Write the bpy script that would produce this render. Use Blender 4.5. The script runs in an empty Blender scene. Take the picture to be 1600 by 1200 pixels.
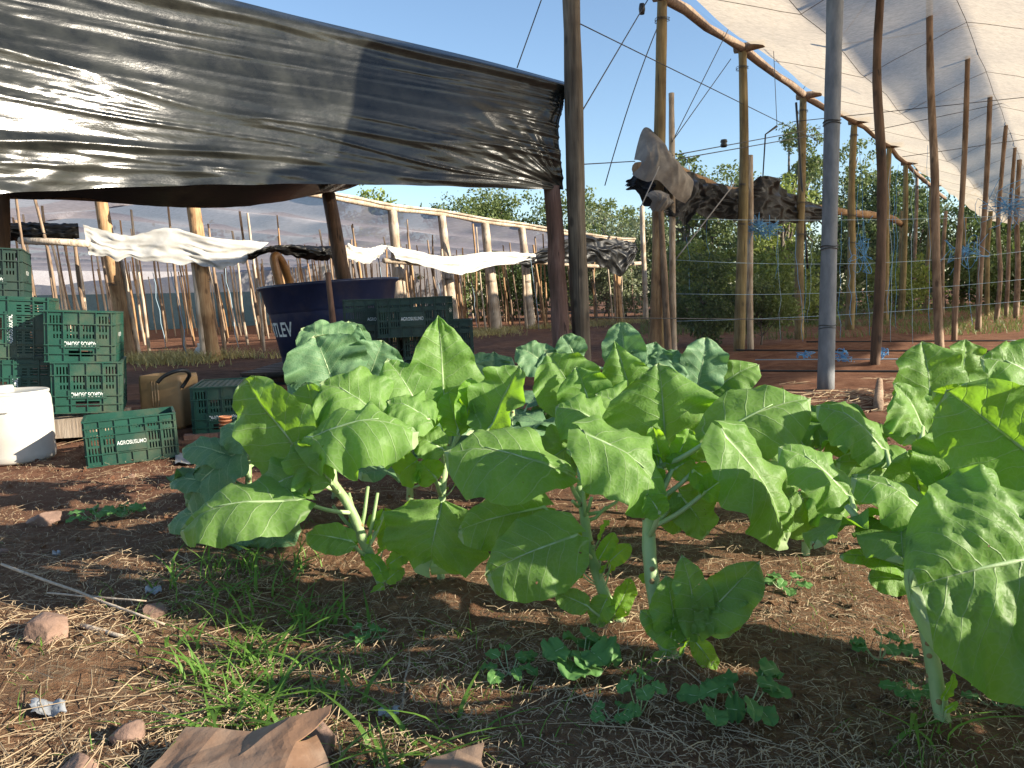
import bpy, bmesh, math, random
from mathutils import Vector, Matrix, Euler, noise
random.seed(7)
V = Vector
sc = bpy.context.scene
COL = sc.collection
# ------------------------------------------------------------------ camera
CAMH = 0.9
RC = Matrix.Rotation(math.radians(90 - 6.4), 3, 'X') @ Matrix.Rotation(math.radians(-1.5), 3, 'Z')
CAM = V((0, 0, CAMH))
def ray(x, y): return RC @ V(((x - 800) / 1200, -(y - 600) / 1200, -1))
def P(x, y, d): return CAM + ray(x, y) * d
def G(x, y, z=0.0):
    v = ray(x, y)
    return CAM + v * ((z - CAMH) / v.z)
def pix(p):
    q = RC.transposed() @ (p - CAM)
    return (800 - 1200 * q.x / q.z, 600 + 1200 * q.y / q.z, -q.z)
cam = bpy.data.cameras.new('camera')
cam.sensor_width = 36; cam.lens = 27; cam.clip_end = 3000; cam.clip_start = 0.05
camo = bpy.data.objects.new('camera', cam); COL.objects.link(camo)
camo.matrix_world = Matrix.Translation(CAM) @ RC.to_4x4()
sc.camera = camo
# ------------------------------------------------------------------ light
SUN_AZ, SUN_EL = 107.5, 21.0
def sdir():
    a, e = math.radians(SUN_AZ), math.radians(SUN_EL)
    return V((math.sin(a) * math.cos(e), math.cos(a) * math.cos(e), math.sin(e)))
sl = bpy.data.lights.new('sun', 'SUN'); sl.energy = 5.0; sl.angle = math.radians(.5); sl.color = (1, .9, .74)
so = bpy.data.objects.new('sun', sl); COL.objects.link(so)
so.rotation_euler = sdir().to_track_quat('Z', 'Y').to_euler(); so.location = (6, -4, 12)
w = bpy.data.worlds.new('World'); sc.world = w; w.use_nodes = True
nt = w.node_tree
bg = nt.nodes['Background']
sky = nt.nodes.new('ShaderNodeTexSky'); sky.sky_type = 'NISHITA'; sky.sun_disc = False
sky.sun_elevation = math.radians(SUN_EL); sky.sun_rotation = math.radians(SUN_AZ)
sky.air_density = 1.0; sky.dust_density = 0.25; sky.ozone_density = 2.2
nt.links.new(sky.outputs[0], bg.inputs[0]); bg.inputs[1].default_value = 0.092
sc.view_settings.view_transform = 'Standard'; sc.view_settings.look = 'None'
sc.view_settings.exposure = 1.38; sc.view_settings.gamma = 1
# ------------------------------------------------------------------ node helpers
class NB:
    def __init__(s, name):
        s.m = bpy.data.materials.new(name); s.m.use_nodes = True
        s.t = s.m.node_tree; s.b = s.t.nodes['Principled BSDF']; s.out = s.t.nodes['Material Output']
    def n(s, typ, **kw):
        nd = s.t.nodes.new(typ)
        for k, v in kw.items():
            if k.startswith('i_'):
                key = k[2:]; key = int(key) if key.isdigit() else key
                nd.inputs[key].default_value = v
            else: setattr(nd, k, v)
        return nd
    def l(s, a, b): s.t.links.new(a, b)
    def math(s, op, a, b=None, c=None):
        nd = s.n('ShaderNodeMath', operation=op)
        for i, v in enumerate((a, b, c)):
            if v is None: continue
            if isinstance(v, (int, float)): nd.inputs[i].default_value = v
            else: s.l(v, nd.inputs[i])
        return nd.outputs[0]
    def noise(s, scale, detail=4, rough=.55, vec=None, stretch=None, dist=0, coord='Object'):
        nd = s.n('ShaderNodeTexNoise'); nd.inputs['Scale'].default_value = scale
        nd.inputs['Detail'].default_value = detail; nd.inputs['Roughness'].default_value = rough
        nd.inputs['Distortion'].default_value = dist
        if vec is None: vec = s.coord(coord)
        if stretch:
            mp = s.n('ShaderNodeMapping'); mp.inputs['Scale'].default_value = stretch
            s.l(vec, mp.inputs['Vector']); vec = mp.outputs[0]
        s.l(vec, nd.inputs['Vector']); return nd.outputs['Fac']
    def coord(s, which='Object'):
        if not hasattr(s, 'tc'): s.tc = s.n('ShaderNodeTexCoord')
        return s.tc.outputs[which]
    def ramp(s, fac, stops):
        nd = s.n('ShaderNodeValToRGB'); e = nd.color_ramp.elements
        while len(e) < len(stops): e.new(.5)
        for i, (p, c) in enumerate(stops): e[i].position = p; e[i].color = (*c, 1)
        s.l(fac, nd.inputs[0]); return nd.outputs[0]
    def mix(s, fac, a, b, typ='MIX'):
        nd = s.n('ShaderNodeMix', data_type='RGBA', blend_type=typ)
        for sock, v in ((nd.inputs[0], fac), (nd.inputs[6], a), (nd.inputs[7], b)):
            if isinstance(v, (int, float)): sock.default_value = v
            elif isinstance(v, tuple): sock.default_value = (*v, 1)
            else: s.l(v, sock)
        return nd.outputs[2]
    def bump(s, h, strength=.3, dist=.01):
        nd = s.n('ShaderNodeBump'); nd.inputs['Strength'].default_value = strength
        nd.inputs['Distance'].default_value = dist; s.l(h, nd.inputs['Height'])
        s.l(nd.outputs[0], s.b.inputs['Normal']); return nd.outputs[0]
    def base(s, c, rough=.6, metal=0):
        if isinstance(c, tuple): s.b.inputs['Base Color'].default_value = (*c, 1)
        else: s.l(c, s.b.inputs['Base Color'])
        if isinstance(rough, (int, float)): s.b.inputs['Roughness'].default_value = rough
        else: s.l(rough, s.b.inputs['Roughness'])
        s.b.inputs['Metallic'].default_value = metal
        return s
    def rnd(s): return s.n('ShaderNodeObjectInfo').outputs['Random']

def mottled(name, a, b, scale=6, rough=.7, bump=.3, bd=.01, stretch=None, c=None, spread=(.35, .65), spec=None):
    q = NB(name); f = q.noise(scale, 6, .6, stretch=stretch)
    st = [(spread[0], a), (spread[1], b)] if c is None else [(spread[0], a), (.5, b), (spread[1], c)]
    q.base(q.ramp(f, st), rough)
    if bump: q.bump(q.noise(scale * 4, 5, .6, stretch=stretch), bump, bd)
    if spec is not None: q.b.inputs['Specular IOR Level'].default_value = spec
    return q.m
def wood(name, a, b, c, bump=.6):
    q = NB(name)
    f = q.noise(1, 6, .65, stretch=(28, 28, 2.2)); g = q.noise(2.2, 3, .5)
    col = q.ramp(f, [(.3, a), (.52, b), (.72, c)])
    col = q.mix(q.math('MULTIPLY', q.rnd(), .45), col, q.mix(.5, col, (.3, .19, .1)))
    dk = q.ramp(g, [(.35, (.6, .55, .5)), (.6, (1, 1, 1))])
    col = q.mix(1, col, dk, 'MULTIPLY')
    vo = q.n('ShaderNodeTexVoronoi'); vo.inputs['Scale'].default_value = 1
    mp = q.n('ShaderNodeMapping'); mp.inputs['Scale'].default_value = (7, 7, 3.2); q.l(q.coord('Object'), mp.inputs[0]); q.l(mp.outputs[0], vo.inputs['Vector'])
    kn_ = q.ramp(vo.outputs['Distance'], [(.10, (1, 1, 1)), (.2, (0, 0, 0))])
    col = q.mix(q.math('MULTIPLY', kn_, .75), col, tuple(x * .5 for x in a))
    crk = q.ramp(q.noise(1, 3, .5, stretch=(34, 34, .9)), [(.31, (1, 1, 1)), (.36, (0, 0, 0))])
    col = q.mix(q.math('MULTIPLY', crk, .8), col, tuple(x * .35 for x in a))
    q.base(col, .85); q.bump(q.math('SUBTRACT', f, crk), bump, .014)
    return q.m
M = {}
M['wood'] = wood('weathered_wood', (.1, .065, .045), (.26, .18, .12), (.4, .3, .21))
M['wood_grey'] = wood('grey_brown_wood', (.05, .04, .03), (.13, .105, .075), (.21, .17, .125))
M['wood_green'] = wood('mossy_wood', (.11, .085, .035), (.24, .185, .075), (.36, .28, .14))
M['wood_dark'] = wood('dark_wood', (.03, .018, .012), (.09, .05, .032), (.15, .085, .055))
M['wood_red'] = wood('reddish_wood', (.09, .045, .035), (.19, .1, .08), (.28, .17, .14))
M['wood_orange'] = wood('orange_wood', (.2, .1, .04), (.42, .25, .12), (.55, .38, .2))
M['wood_pale'] = wood('pale_wood', (.3, .23, .16), (.52, .43, .33), (.66, .58, .47))
M['concrete'] = mottled('grey_concrete', (.13, .14, .15), (.22, .225, .23), 5, .85, .3, .006, (3, 3, 1))
M['wire'] = NB('dark_wire').base((.06, .06, .06), .5, .4).m
M['wire_pale'] = NB('pale_wire').base((.35, .33, .3), .5, .3).m
M['twine'] = NB('blue_twine').base((.1, .3, .55), .7).m
M['twine_pale'] = NB('pale_blue_twine').base((.3, .42, .5), .7).m
M['rubber'] = NB('black_rubber').base((.02, .02, .02), .5).m
# soil
def soil():
    q = NB('red_soil'); v = q.coord('Object')
    big = q.noise(.7, 5, .6); fine = q.noise(34, 6, .7); mid = q.noise(5, 6, .65)
    red = q.ramp(mid, [(.28, (.085, .036, .02)), (.5, (.17, .08, .046)), (.74, (.26, .14, .085))])
    dk = q.ramp(fine, [(.3, (.085, .044, .023)), (.55, (.21, .113, .06)), (.76, (.34, .22, .13))])
    # the vegetable bed is mulched, dark crumbly earth with straw; beyond it bare red soil
    sep = q.n('ShaderNodeSeparateXYZ'); q.l(v, sep.inputs[0])
    edge = q.math('ADD', sep.outputs[1], q.math('MULTIPLY', big, 2.4))
    mr = q.n('ShaderNodeMapRange'); q.l(edge, mr.inputs[0])
    mr.inputs[1].default_value = 4.2; mr.inputs[2].default_value = 5.2; mr.inputs[3].default_value = 1; mr.inputs[4].default_value = 0
    patch = q.ramp(q.noise(2.6, 4, .6), [(.30, (.35, .35, .35)), (.5, (1, 1, 1))])
    fac = q.math('MULTIPLY', mr.outputs[0], patch)
    col = q.mix(fac, red, dk)
    col = q.mix(q.math('MULTIPLY', q.ramp(q.noise(90, 3, .8), [(.6, (0, 0, 0)), (.72, (1, 1, 1))]), .35), col, (.32, .24, .16))
    # matted straw fibres lying every way on the mulched bed
    fib = None
    for k5, an5 in enumerate((.25, 1.1, 1.9, 2.75)):
        mp = q.n('ShaderNodeMapping'); mp.inputs['Rotation'].default_value = (0, 0, an5); mp.inputs['Location'].default_value = (k5 * 3.1, k5, 0)
        q.l(v, mp.inputs['Vector'])
        f5 = q.ramp(q.noise(1, 2, .5, vec=mp.outputs[0], stretch=(9, 170, 1), dist=.4), [(.60, (0, 0, 0)), (.66, (1, 1, 1))])
        fib = f5 if fib is None else q.math('MAXIMUM', fib, f5)
    fm = q.math('MULTIPLY', fib, q.math('MULTIPLY', fac, q.ramp(q.noise(1.7, 4, .6), [(.38, (.05, .05, .05)), (.55, (.8, .8, .8))])))
    col = q.mix(fm, col, q.mix(fine, (.16, .115, .075), (.36, .28, .18)))
    q.base(col, .95); q.b.inputs['Specular IOR Level'].default_value = .15
    h = q.math('ADD', q.math('ADD', q.math('MULTIPLY', fine, .6), q.noise(120, 4, .7)), q.math('MULTIPLY', fm, .5))
    q.bump(h, .9, .02); return q.m
M['soil'] = soil()
def tarp(name, c, rough, spec=.5, c2=None, sc_=3):
    q = NB(name); f = q.noise(sc_, 5, .6)
    q.base(q.ramp(f, [(.4, c), (.7, c2 or tuple(min(1, x * 1.5 + .01) for x in c))]), q.ramp(q.noise(5, 4, .6), [(.3, (rough * .8,) * 3), (.7, (rough * 1.3,) * 3)]))
    q.b.inputs['Specular IOR Level'].default_value = spec
    q.bump(q.noise(14, 5, .6, stretch=(1, 1, 3)), .1, .02)
    return q.m
M['black_tarp'] = tarp('black_plastic', (.011, .012, .011), .2, .4, (.034, .035, .03))
M['black_cloth'] = tarp('black_plastic_dusty', (.003, .003, .003), .42, .2, (.008, .007, .006))
M['grey_cloth'] = tarp('grey_dusty_plastic', (.17, .15, .13), .6, .25, (.3, .27, .235), 6)
M['white_cloth'] = tarp('white_plastic', (.4, .385, .35), .5, .35, (.52, .505, .47), 6)
def net(name, col, trans, transp, scale):
    q = NB(name); t = q.t
    t.nodes.remove(q.b)
    v = q.coord('Object')
    sp = q.n('ShaderNodeSeparateXYZ'); q.l(v, sp.inputs[0])
    f = q.noise(1, 5, .65, stretch=(5, 9, 9)); fine = q.noise(1, 3, .7, stretch=(6, 45, 45))
    c = q.mix(.55, q.ramp(f, [(.32, tuple(x * .78 for x in col)), (.66, col)]), q.ramp(fine, [(.35, tuple(x * .5 for x in col)), (.65, col)]))
    d = q.n('ShaderNodeBsdfDiffuse'); q.l(c, d.inputs[0])
    tr = q.n('ShaderNodeBsdfTranslucent'); q.l(c, tr.inputs[0])
    m1 = q.n('ShaderNodeMixShader'); m1.inputs[0].default_value = trans; q.l(d.outputs[0], m1.inputs[1]); q.l(tr.outputs[0], m1.inputs[2])
    tp = q.n('ShaderNodeBsdfTransparent')
    m2 = q.n('ShaderNodeMixShader'); m2.inputs[0].default_value = transp
    q.l(m1.outputs[0], m2.inputs[1]); q.l(tp.outputs[0], m2.inputs[2]); q.l(m2.outputs[0], q.out.inputs[0])
    return q.m
M['net_roof'] = net('white_shade_net', (.66, .56, .43), .66, .1, 1)
M['net_far'] = net('lilac_shade_net', (.56, .51, .52), .6, .1, 1)
M['net_back'] = net('lilac_back_net', (.6, .56, .58), .5, .04, 1)
M['net_wall'] = net('insect_net', (.13, .15, .18), .5, .945, 1)
M['net_blue'] = net('blue_grey_net', (.1, .19, .23), .3, .1, 1)
# leaves
def kale(name, a, b, trc, trf=.36, rough=.5):
    q = NB(name)
    uv = q.n('ShaderNodeUVMap'); sp = q.n('ShaderNodeSeparateXYZ'); q.l(uv.outputs[0], sp.inputs[0])
    t = sp.outputs[0]; y = q.math('SUBTRACT', sp.outputs[1], .5)
    nz = q.math('MULTIPLY', q.math('SUBTRACT', q.noise(5, 3, .5, vec=uv.outputs[0]), .5), .09)
    ay = q.math('ABSOLUTE', y)
    side = q.math('MULTIPLY', q.math('SIGN', y), .22)
    ph = q.math('ADD', q.math('SUBTRACT', q.math('MULTIPLY', q.math('ADD', t, nz), 6.2), q.math('MULTIPLY', ay, 4.6)), side)
    tri = q.math('ABSOLUTE', q.math('SUBTRACT', q.math('FRACT', ph), .5))
    wv = q.math('SUBTRACT', .062, q.math('MULTIPLY', ay, .1))
    vein = q.n('ShaderNodeMapRange', interpolation_type='SMOOTHSTEP'); q.l(tri, vein.inputs[0])
    vein.inputs[1].default_value = 0; q.l(q.math('MAXIMUM', wv, .012), vein.inputs[2]); vein.inputs[3].default_value = .75; vein.inputs[4].default_value = 0
    wm = q.math('MULTIPLY', q.math('SUBTRACT', 1.05, t), .021)
    mid = q.n('ShaderNodeMapRange', interpolation_type='SMOOTHSTEP'); q.l(ay, mid.inputs[0])
    mid.inputs[1].default_value = .002; q.l(wm, mid.inputs[2]); mid.inputs[3].default_value = 1; mid.inputs[4].default_value = 0
    # fine network of small veins
    vo = q.n('ShaderNodeTexVoronoi', feature='DISTANCE_TO_EDGE'); vo.inputs['Scale'].default_value = 22; q.l(uv.outputs[0], vo.inputs['Vector'])
    netv = q.n('ShaderNodeMapRange'); q.l(vo.outputs['Distance'], netv.inputs[0]); netv.inputs[1].default_value = 0; netv.inputs[2].default_value = .1; netv.inputs[3].default_value = .2; netv.inputs[4].default_value = 0
    allv = q.math('MAXIMUM', q.math('MAXIMUM', vein.outputs[0], mid.outputs[0]), netv.outputs[0])
    f = q.noise(9, 4, .6); col = q.ramp(f, [(.3, a), (.7, b)])
    col = q.mix(q.math('MULTIPLY', q.rnd(), .35), col, q.mix(.5, col, (.17, .3, .06)))
    # small yellowing and holes-of-wear spots
    sp2 = q.ramp(q.noise(26, 2, .5), [(.7, (0, 0, 0)), (.78, (1, 1, 1))])
    col = q.mix(q.math('MULTIPLY', sp2, .3), col, (.3, .33, .1))
    col = q.mix(allv, col, (.36, .46, .24))
    q.base(col, rough); q.b.inputs['Specular IOR Level'].default_value = .22
    h = q.math('SUBTRACT', q.math('MULTIPLY', vo.outputs['Distance'], .5), q.math('MULTIPLY', q.math('MAXIMUM', vein.outputs[0], mid.outputs[0]), .6))
    nrm = q.bump(h, .42, .006)
    tr = q.n('ShaderNodeBsdfTranslucent'); q.l(q.mix(allv, trc, tuple(x * .8 for x in trc)), tr.inputs[0]); q.l(nrm, tr.inputs['Normal'])
    mx = q.n('ShaderNodeMixShader'); mx.inputs[0].default_value = trf
    q.l(q.b.outputs[0], mx.inputs[1]); q.l(tr.outputs[0], mx.inputs[2])
    # holes eaten by insects
    oi = q.n('ShaderNodeObjectInfo').outputs['Random']
    va = q.n('ShaderNodeVectorMath', operation='ADD'); q.l(uv.outputs[0], va.inputs[0]); q.l(q.math('MULTIPLY', oi, 40), va.inputs[1])
    hole = q.ramp(q.noise(13, 2, .5, vec=va.outputs[0]), [(.755, (0, 0, 0)), (.765, (1, 1, 1))])
    tp = q.n('ShaderNodeBsdfTransparent'); m3 = q.n('ShaderNodeMixShader'); q.l(hole, m3.inputs[0])
    q.l(mx.outputs[0], m3.inputs[1]); q.l(tp.outputs[0], m3.inputs[2]); q.l(m3.outputs[0], q.out.inputs[0])
    return q.m
M['kale'] = kale('kale_leaf', (.11, .218, .046), (.185, .322, .082), (.32, .6, .03), .42, .47)
M['kale_young'] = kale('kale_young_leaf', (.13, .28, .035), (.2, .38, .05), (.4, .7, .025), .5)
M['kale_blue'] = kale('kale_bluish_leaf', (.095, .195, .095), (.15, .27, .145), (.16, .36, .07), .28)
M['rib'] = mottled('kale_rib', (.24, .36, .15), (.38, .48, .25), 12, .45, .1)
M['stem'] = mottled('kale_stem', (.2, .3, .12), (.32, .42, .2), 10, .55, .5, .006, (1, 1, .5))
M['scar'] = mottled('leaf_scar', (.22, .13, .06), (.33, .25, .12), 20, .8, .2)
def foliage(name, a, b, trc, trf=.3):
    q = NB(name)
    geo = q.n('ShaderNodeNewGeometry').outputs['Random Per Island']
    f = q.noise(.9, 3, .6)
    col = q.mix(q.math('MULTIPLY', geo, .6), q.ramp(f, [(.35, a), (.65, b)]), tuple(x * 1.5 for x in b))
    q.base(col, .55); q.b.inputs['Specular IOR Level'].default_value = .3
    tr = q.n('ShaderNodeBsdfTranslucent'); tr.inputs[0].default_value = (*trc, 1)
    mx = q.n('ShaderNodeMixShader'); mx.inputs[0].default_value = trf
    q.l(q.b.outputs[0], mx.inputs[1]); q.l(tr.outputs[0], mx.inputs[2]); q.l(mx.outputs[0], q.out.inputs[0])
    return q.m
M['fol_dark'] = foliage('foliage_dark', (.05, .075, .025), (.08, .115, .04), (.11, .16, .04))
M['fol_mid'] = foliage('foliage_mid', (.08, .11, .035), (.125, .16, .055), (.18, .23, .06))
M['fol_pale'] = foliage('foliage_pale', (.13, .155, .085), (.19, .21, .12), (.2, .24, .1))
M['fol_yellow'] = foliage('foliage_yellow', (.12, .17, .035), (.19, .23, .05), (.26, .31, .06))
M['grass'] = foliage('grass_green', (.07, .15, .025), (.11, .21, .035), (.2, .36, .04), .35)
M['grass_dry'] = foliage('grass_dry', (.3, .25, .09), (.42, .34, .14), (.4, .36, .14), .3)
M['weed'] = foliage('weed_green', (.06, .15, .04), (.09, .2, .055), (.12, .28, .04), .3)
M['straw'] = foliage('dry_straw', (.22, .155, .09), (.4, .305, .19), (.3, .24, .14), .15)
M['bark'] = mottled('bark', (.08, .06, .045), (.2, .165, .13), 9, .9, .6, .02, (2, 2, .5))
# ------------------------------------------------------------------ mesh builder
class MB:
    def __init__(s): s.v = []; s.f = []; s.mi = []; s.uv = None
    def add(s, vs, fs, mi=0):
        o = len(s.v); s.v += [V(v) for v in vs]
        for f in fs: s.f.append(tuple(i + o for i in f)); s.mi.append(mi)
    def box(s, c, size, rot=None, mi=0):
        hx, hy, hz = (q / 2 for q in size)
        vs = [V((x, y, z)) for z in (-hz, hz) for x, y in ((-hx, -hy), (hx, -hy), (hx, hy), (-hx, hy))]
        if rot is not None: vs = [rot @ v for v in vs]
        s.add([V(c) + v for v in vs], [(3, 2, 1, 0), (4, 5, 6, 7), (0, 1, 5, 4), (1, 2, 6, 5), (2, 3, 7, 6), (3, 0, 4, 7)], mi)
    def tube(s, pts, rad, n=8, mi=0, cap=True):
        pts = [V(p) for p in pts]; k = len(pts)
        if isinstance(rad, (int, float)): rad = [rad] * k
        t0 = (pts[1] - pts[0]).normalized()
        u = t0.orthogonal().normalized(); vs = []; fs = []
        for i in range(k):
            t = (pts[min(i + 1, k - 1)] - pts[max(i - 1, 0)]).normalized()
            u = (u - t * u.dot(t)).normalized(); w_ = t.cross(u)
            for j in range(n):
                a = 2 * math.pi * j / n
                vs.append(pts[i] + (u * math.cos(a) + w_ * math.sin(a)) * rad[i])
        for i in range(k - 1):
            for j in range(n):
                a, b = i * n + j, i * n + (j + 1) % n
                fs.append((a, b, b + n, a + n))
        if cap: fs.append(tuple(range(n))[::-1]); fs.append(tuple((k - 1) * n + j for j in range(n)))
        s.add(vs, fs, mi)
    def lathe(s, prof, n=40, mi=0, c=(0, 0, 0)):
        vs = []; fs = []
        for r, z in prof:
            for j in range(n):
                a = 2 * math.pi * j / n; vs.append(V(c) + V((r * math.cos(a), r * math.sin(a), z)))
        for i in range(len(prof) - 1):
            for j in range(n):
                a, b = i * n + j, i * n + (j + 1) % n; fs.append((a, b, b + n, a + n))
        s.add(vs, fs, mi)
    def grid(s, fn, nu, nv, mi=0, closeu=False):
        vs = [fn(i / nu, j / nv) for i in range(nu + 1) for j in range(nv + 1)]
        fs = [(i * (nv + 1) + j, (i + 1) * (nv + 1) + j, (i + 1) * (nv + 1) + j + 1, i * (nv + 1) + j + 1) for i in range(nu) for j in range(nv)]
        s.add(vs, fs, mi)
    def build(s, name, mats, parent=None, loc=None, smooth=True):
        me = bpy.data.meshes.new(name)
        loc = V(loc) if loc is not None else V((0, 0, 0))
        me.from_pydata([tuple(v - loc) for v in s.v], [], s.f)
        if not isinstance(mats, (list, tuple)): mats = [mats]
        for m in mats: me.materials.append(M[m] if isinstance(m, str) else m)
        if len(mats) > 1: me.polygons.foreach_set('material_index', s.mi)
        if smooth: me.polygons.foreach_set('use_smooth', [True] * len(me.polygons))
        if s.uv:
            l = me.uv_layers.new(name='UVMap')
            for lp in me.loops: l.data[lp.index].uv = s.uv[lp.vertex_index]
        me.update()
        o = bpy.data.objects.new(name, me); COL.objects.link(o)
        if parent is not None:
            pw = V((0, 0, 0)); q = parent
            while q is not None: pw = pw + q.location; q = q.parent
            o.parent = parent; o.location = loc - pw
        else: o.location = loc
        return o
def tag(o, label=None, cat=None, group=None, kind=None):
    if label: o['label'] = label
    if cat: o['category'] = cat
    if group: o['group'] = group
    if kind: o['kind'] = kind
    return o
def thing(name, label, cat, loc=(0, 0, 0), group=None):
    o = bpy.data.objects.new(name, None); COL.objects.link(o); o.location = loc; o.empty_display_size = .1
    return tag(o, label, cat, group)
def copy_tree(o, parent=None):
    c = o.copy(); COL.objects.link(c)
    if parent is not None: c.parent = parent
    for ch in list(o.children): copy_tree(ch, c)
    return c
rng = random.Random(11)
def jag(a, b, k, amt, seed=0):
    a, b = V(a), V(b); r = random.Random(seed); out = []
    for i in range(k + 1):
        t = i / k; e = 0 if i in (0, k) else amt
        out.append(a.lerp(b, t) + V((r.uniform(-e, e), r.uniform(-e, e), 0)))
    return out
def post(name, label, cat, base, top, r0, r1, mat, group=None, k=7, crook=.012, n=10, seed=None, sink=.05):
    base, top = V(base), V(top); seed = rng.random() if seed is None else seed
    m = MB(); b = base - (top - base).normalized() * sink
    ctl = jag(b, top, max(3, k // 2), crook * 1.3, seed); k *= 2; pts = [smooth_poly(ctl, i / k) for i in range(k + 1)]
    r = random.Random(seed)
    rad = [(r0 + (r1 - r0) * i / k) * r.uniform(.93, 1.07) for i in range(k + 1)]
    m.tube(pts, rad, n)
    o = m.build(name, mat, loc=base)
    return tag(o, label, cat, group)
def wire(name, label, a, b, r=.003, sag=0, mat='wire', group=None, k=8, cat='wire'):
    a, b = V(a), V(b); m = MB()
    m.tube([a.lerp(b, i / k) - V((0, 0, sag * 4 * (i / k) * (1 - i / k))) for i in range(k + 1)], r, 5)
    return tag(m.build(name, mat, loc=a), label, cat, group)
def smooth_poly(pts, t):
    k = len(pts) - 1; x = t * k; i = min(int(x), k - 1); f = x - i
    p0, p1, p2, p3 = pts[max(i - 1, 0)], pts[i], pts[i + 1], pts[min(i + 2, k)]
    return .5 * ((2 * p1) + (p2 - p0) * f + (2 * p0 - 5 * p1 + 4 * p2 - p3) * f * f + (3 * p1 - p0 - 3 * p2 + p3) * f ** 3)
def fold(x, y, s):  # ridged folds for plastic sheets
    return 1 - abs(noise.noise(V((x, y, s)))) * 2
# ------------------------------------------------------------------ ground
def axis(lo, hi, f0, f1, step, grow=1.16, far=700):
    a = []; x = f0
    while x < f1 - 1e-6: a.append(x); x += step
    a.append(f1); s = step; x = f1
    while x < far: s *= grow; x += s; a.append(x)
    s = step; x = f0; lo_ = []
    while x > -far: s *= grow; x -= s; lo_.append(x)
    return lo_[::-1] + a
xs = axis(0, 0, -3.2, 3.4, .035); ys = axis(0, 0, .7, 6.4, .035)
MOUNDS = [(G(*p_).x, G(*p_).y) for p_ in ((602, 932), (690, 928), (972, 1005), (1050, 1058), (1473, 1155))] + [(g_.x, g_.y) for g_ in (G(1290, 611), G(1366, 579))]
def gz(x, y):
    d = math.hypot(x, y)
    a = 1 / (1 + (d / 22) ** 2)
    z = .045 * noise.noise(V((x * .7, y * .7, 3))) + .02 * noise.noise(V((x * 2.3, y * 2.3, 9)))
    if d < 9: z += .010 * noise.noise(V((x * 9, y * 9, 1))) + .006 * noise.noise(V((x * 21, y * 21, 5)))
    # soil beds inside the net house: ridges running across
    if y > 6.2 and x > 1.2 and d < 40:
        u, vv = .587 * x + .81 * y, .81 * x - .587 * y
        if u > 7.4: z += (.10 * max(0, math.sin((u - 7.4) * 2 * math.pi / 1.5)) ** .6) * min(1, (u - 7.4)) * min(1, max(0, (vv + 4.2)))
    for mx_, my_ in MOUNDS:
        d2 = (x - mx_) ** 2 + (y - my_) ** 2
        if d2 < .09: z += .035 * math.exp(-d2 / .009)
    return z * a
m = MB(); nx, ny = len(xs), len(ys)
m.v = [V((x, y, gz(x, y))) for x in xs for y in ys]
m.f = [(i * ny + j, (i + 1) * ny + j, (i + 1) * ny + j + 1, i * ny + j + 1) for i in range(nx - 1) for j in range(ny - 1)]
m.mi = [0] * len(m.f)
tag(m.build('ground', 'soil'), kind='structure')
def gg(x, y):
    p = G(x, y); p.z = gz(p.x, p.y); return p
# ------------------------------------------------------------------ black tarp shelter
d_r, d_l = 7.5, 5.0
TOP = [P(-120, -118, 4.62), P(0, -88, d_l), P(330, -13, 5.91), P(470, 22, 6.31), P(600, 53, 6.68), P(760, 91, 7.13), P(889, 126, 7.5)]
BOT = [P(-120, 300, 4.45), P(0, 302, d_l - .25), P(180, 293, 5.35), P(390, 288, 5.92), P(560, 288, 6.38), P(720, 292, 6.88), P(880, 297, 7.5)]
nrm = V((.57, -.82, 0)).normalized()
def curtain(u, v):
    a, b = smooth_poly(TOP, u), smooth_poly(BOT, u)
    p = a.lerp(b, v)
    rt = max(0, (u - .8) / .2)
    if rt > 0: p = p + (V((-.20, -.17, 0))) * (math.sin(math.pi * v) ** 1.2) * rt ** 3 * .55
    L = u * 5.6
    # long taut creases, nearly level, fanning out from the tied corner at the right
    c = 0.0; e = min(1, v * 6) * min(1, (1 - v) * 8 + .35)
    yy = v * (1.15 - .25 * u) + .16 * (u - .5) * (.5 - v) * 2 - u * .12
    warp = .05 * noise.noise(V((L * .6, v * 2, 4)))
    y2 = yy + warp
    def cr(x, y, s, k): return max(0, 1 - abs(noise.noise(V((x, y, s)))) * k) ** 1.6
    c += .055 * noise.noise(V((L * .3, y2 * 3.2, 1.3)))
    c += .042 * cr(L * .22, y2 * 5.5, 7.7, 5) * (.5 + .5 * noise.noise(V((L * .5, y2 * 3, 5))))
    c += .026 * cr(L * .34, y2 * 11, 2.1, 4.5) * (.5 + .5 * noise.noise(V((L * .8, y2 * 5, 15))))
    c += .016 * cr(L * .7, y2 * 22, 3.1, 4) * max(0, .3 + noise.noise(V((L * .7, y2 * 4, 25))))
    c += .008 * noise.noise(V((L * 1.2, y2 * 12, 6)))
    rr = math.hypot((1 - u) * 4.2, (v - 1.02)); th = math.atan2((1 - v) + .001, (1 - u) * 4.2 + .001)
    k = max(0, 1 - rr / 1.3)
    c += .032 * k * fold(th * 6, rr * .5, 5)
    rr2 = math.hypot((1 - u) * 4.2, v); th2 = math.atan2(v + .001, (1 - u) * 4.2 + .001); k2 = max(0, 1 - rr2 / .9)
    c += .022 * k2 * fold(th2 * 6, rr2 * .5, 8)
    c += .03 * max(0, v - .72) * 4 * noise.noise(V((L * 3.2, v * 12, 3)))
    p = p + nrm * (c * e * .8 + .05 * math.sin(math.pi * v) * (1 - u * .4))
    if v < .1: p = p - nrm * .06 * (1 - v / .1) ** 2
    p = p + nrm * .05 * math.exp(-((v - .075) / .05) ** 2)
    p.z += .014 * noise.noise(V((L * 3, 0, 9))) * (v > .97)
    return p
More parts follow.
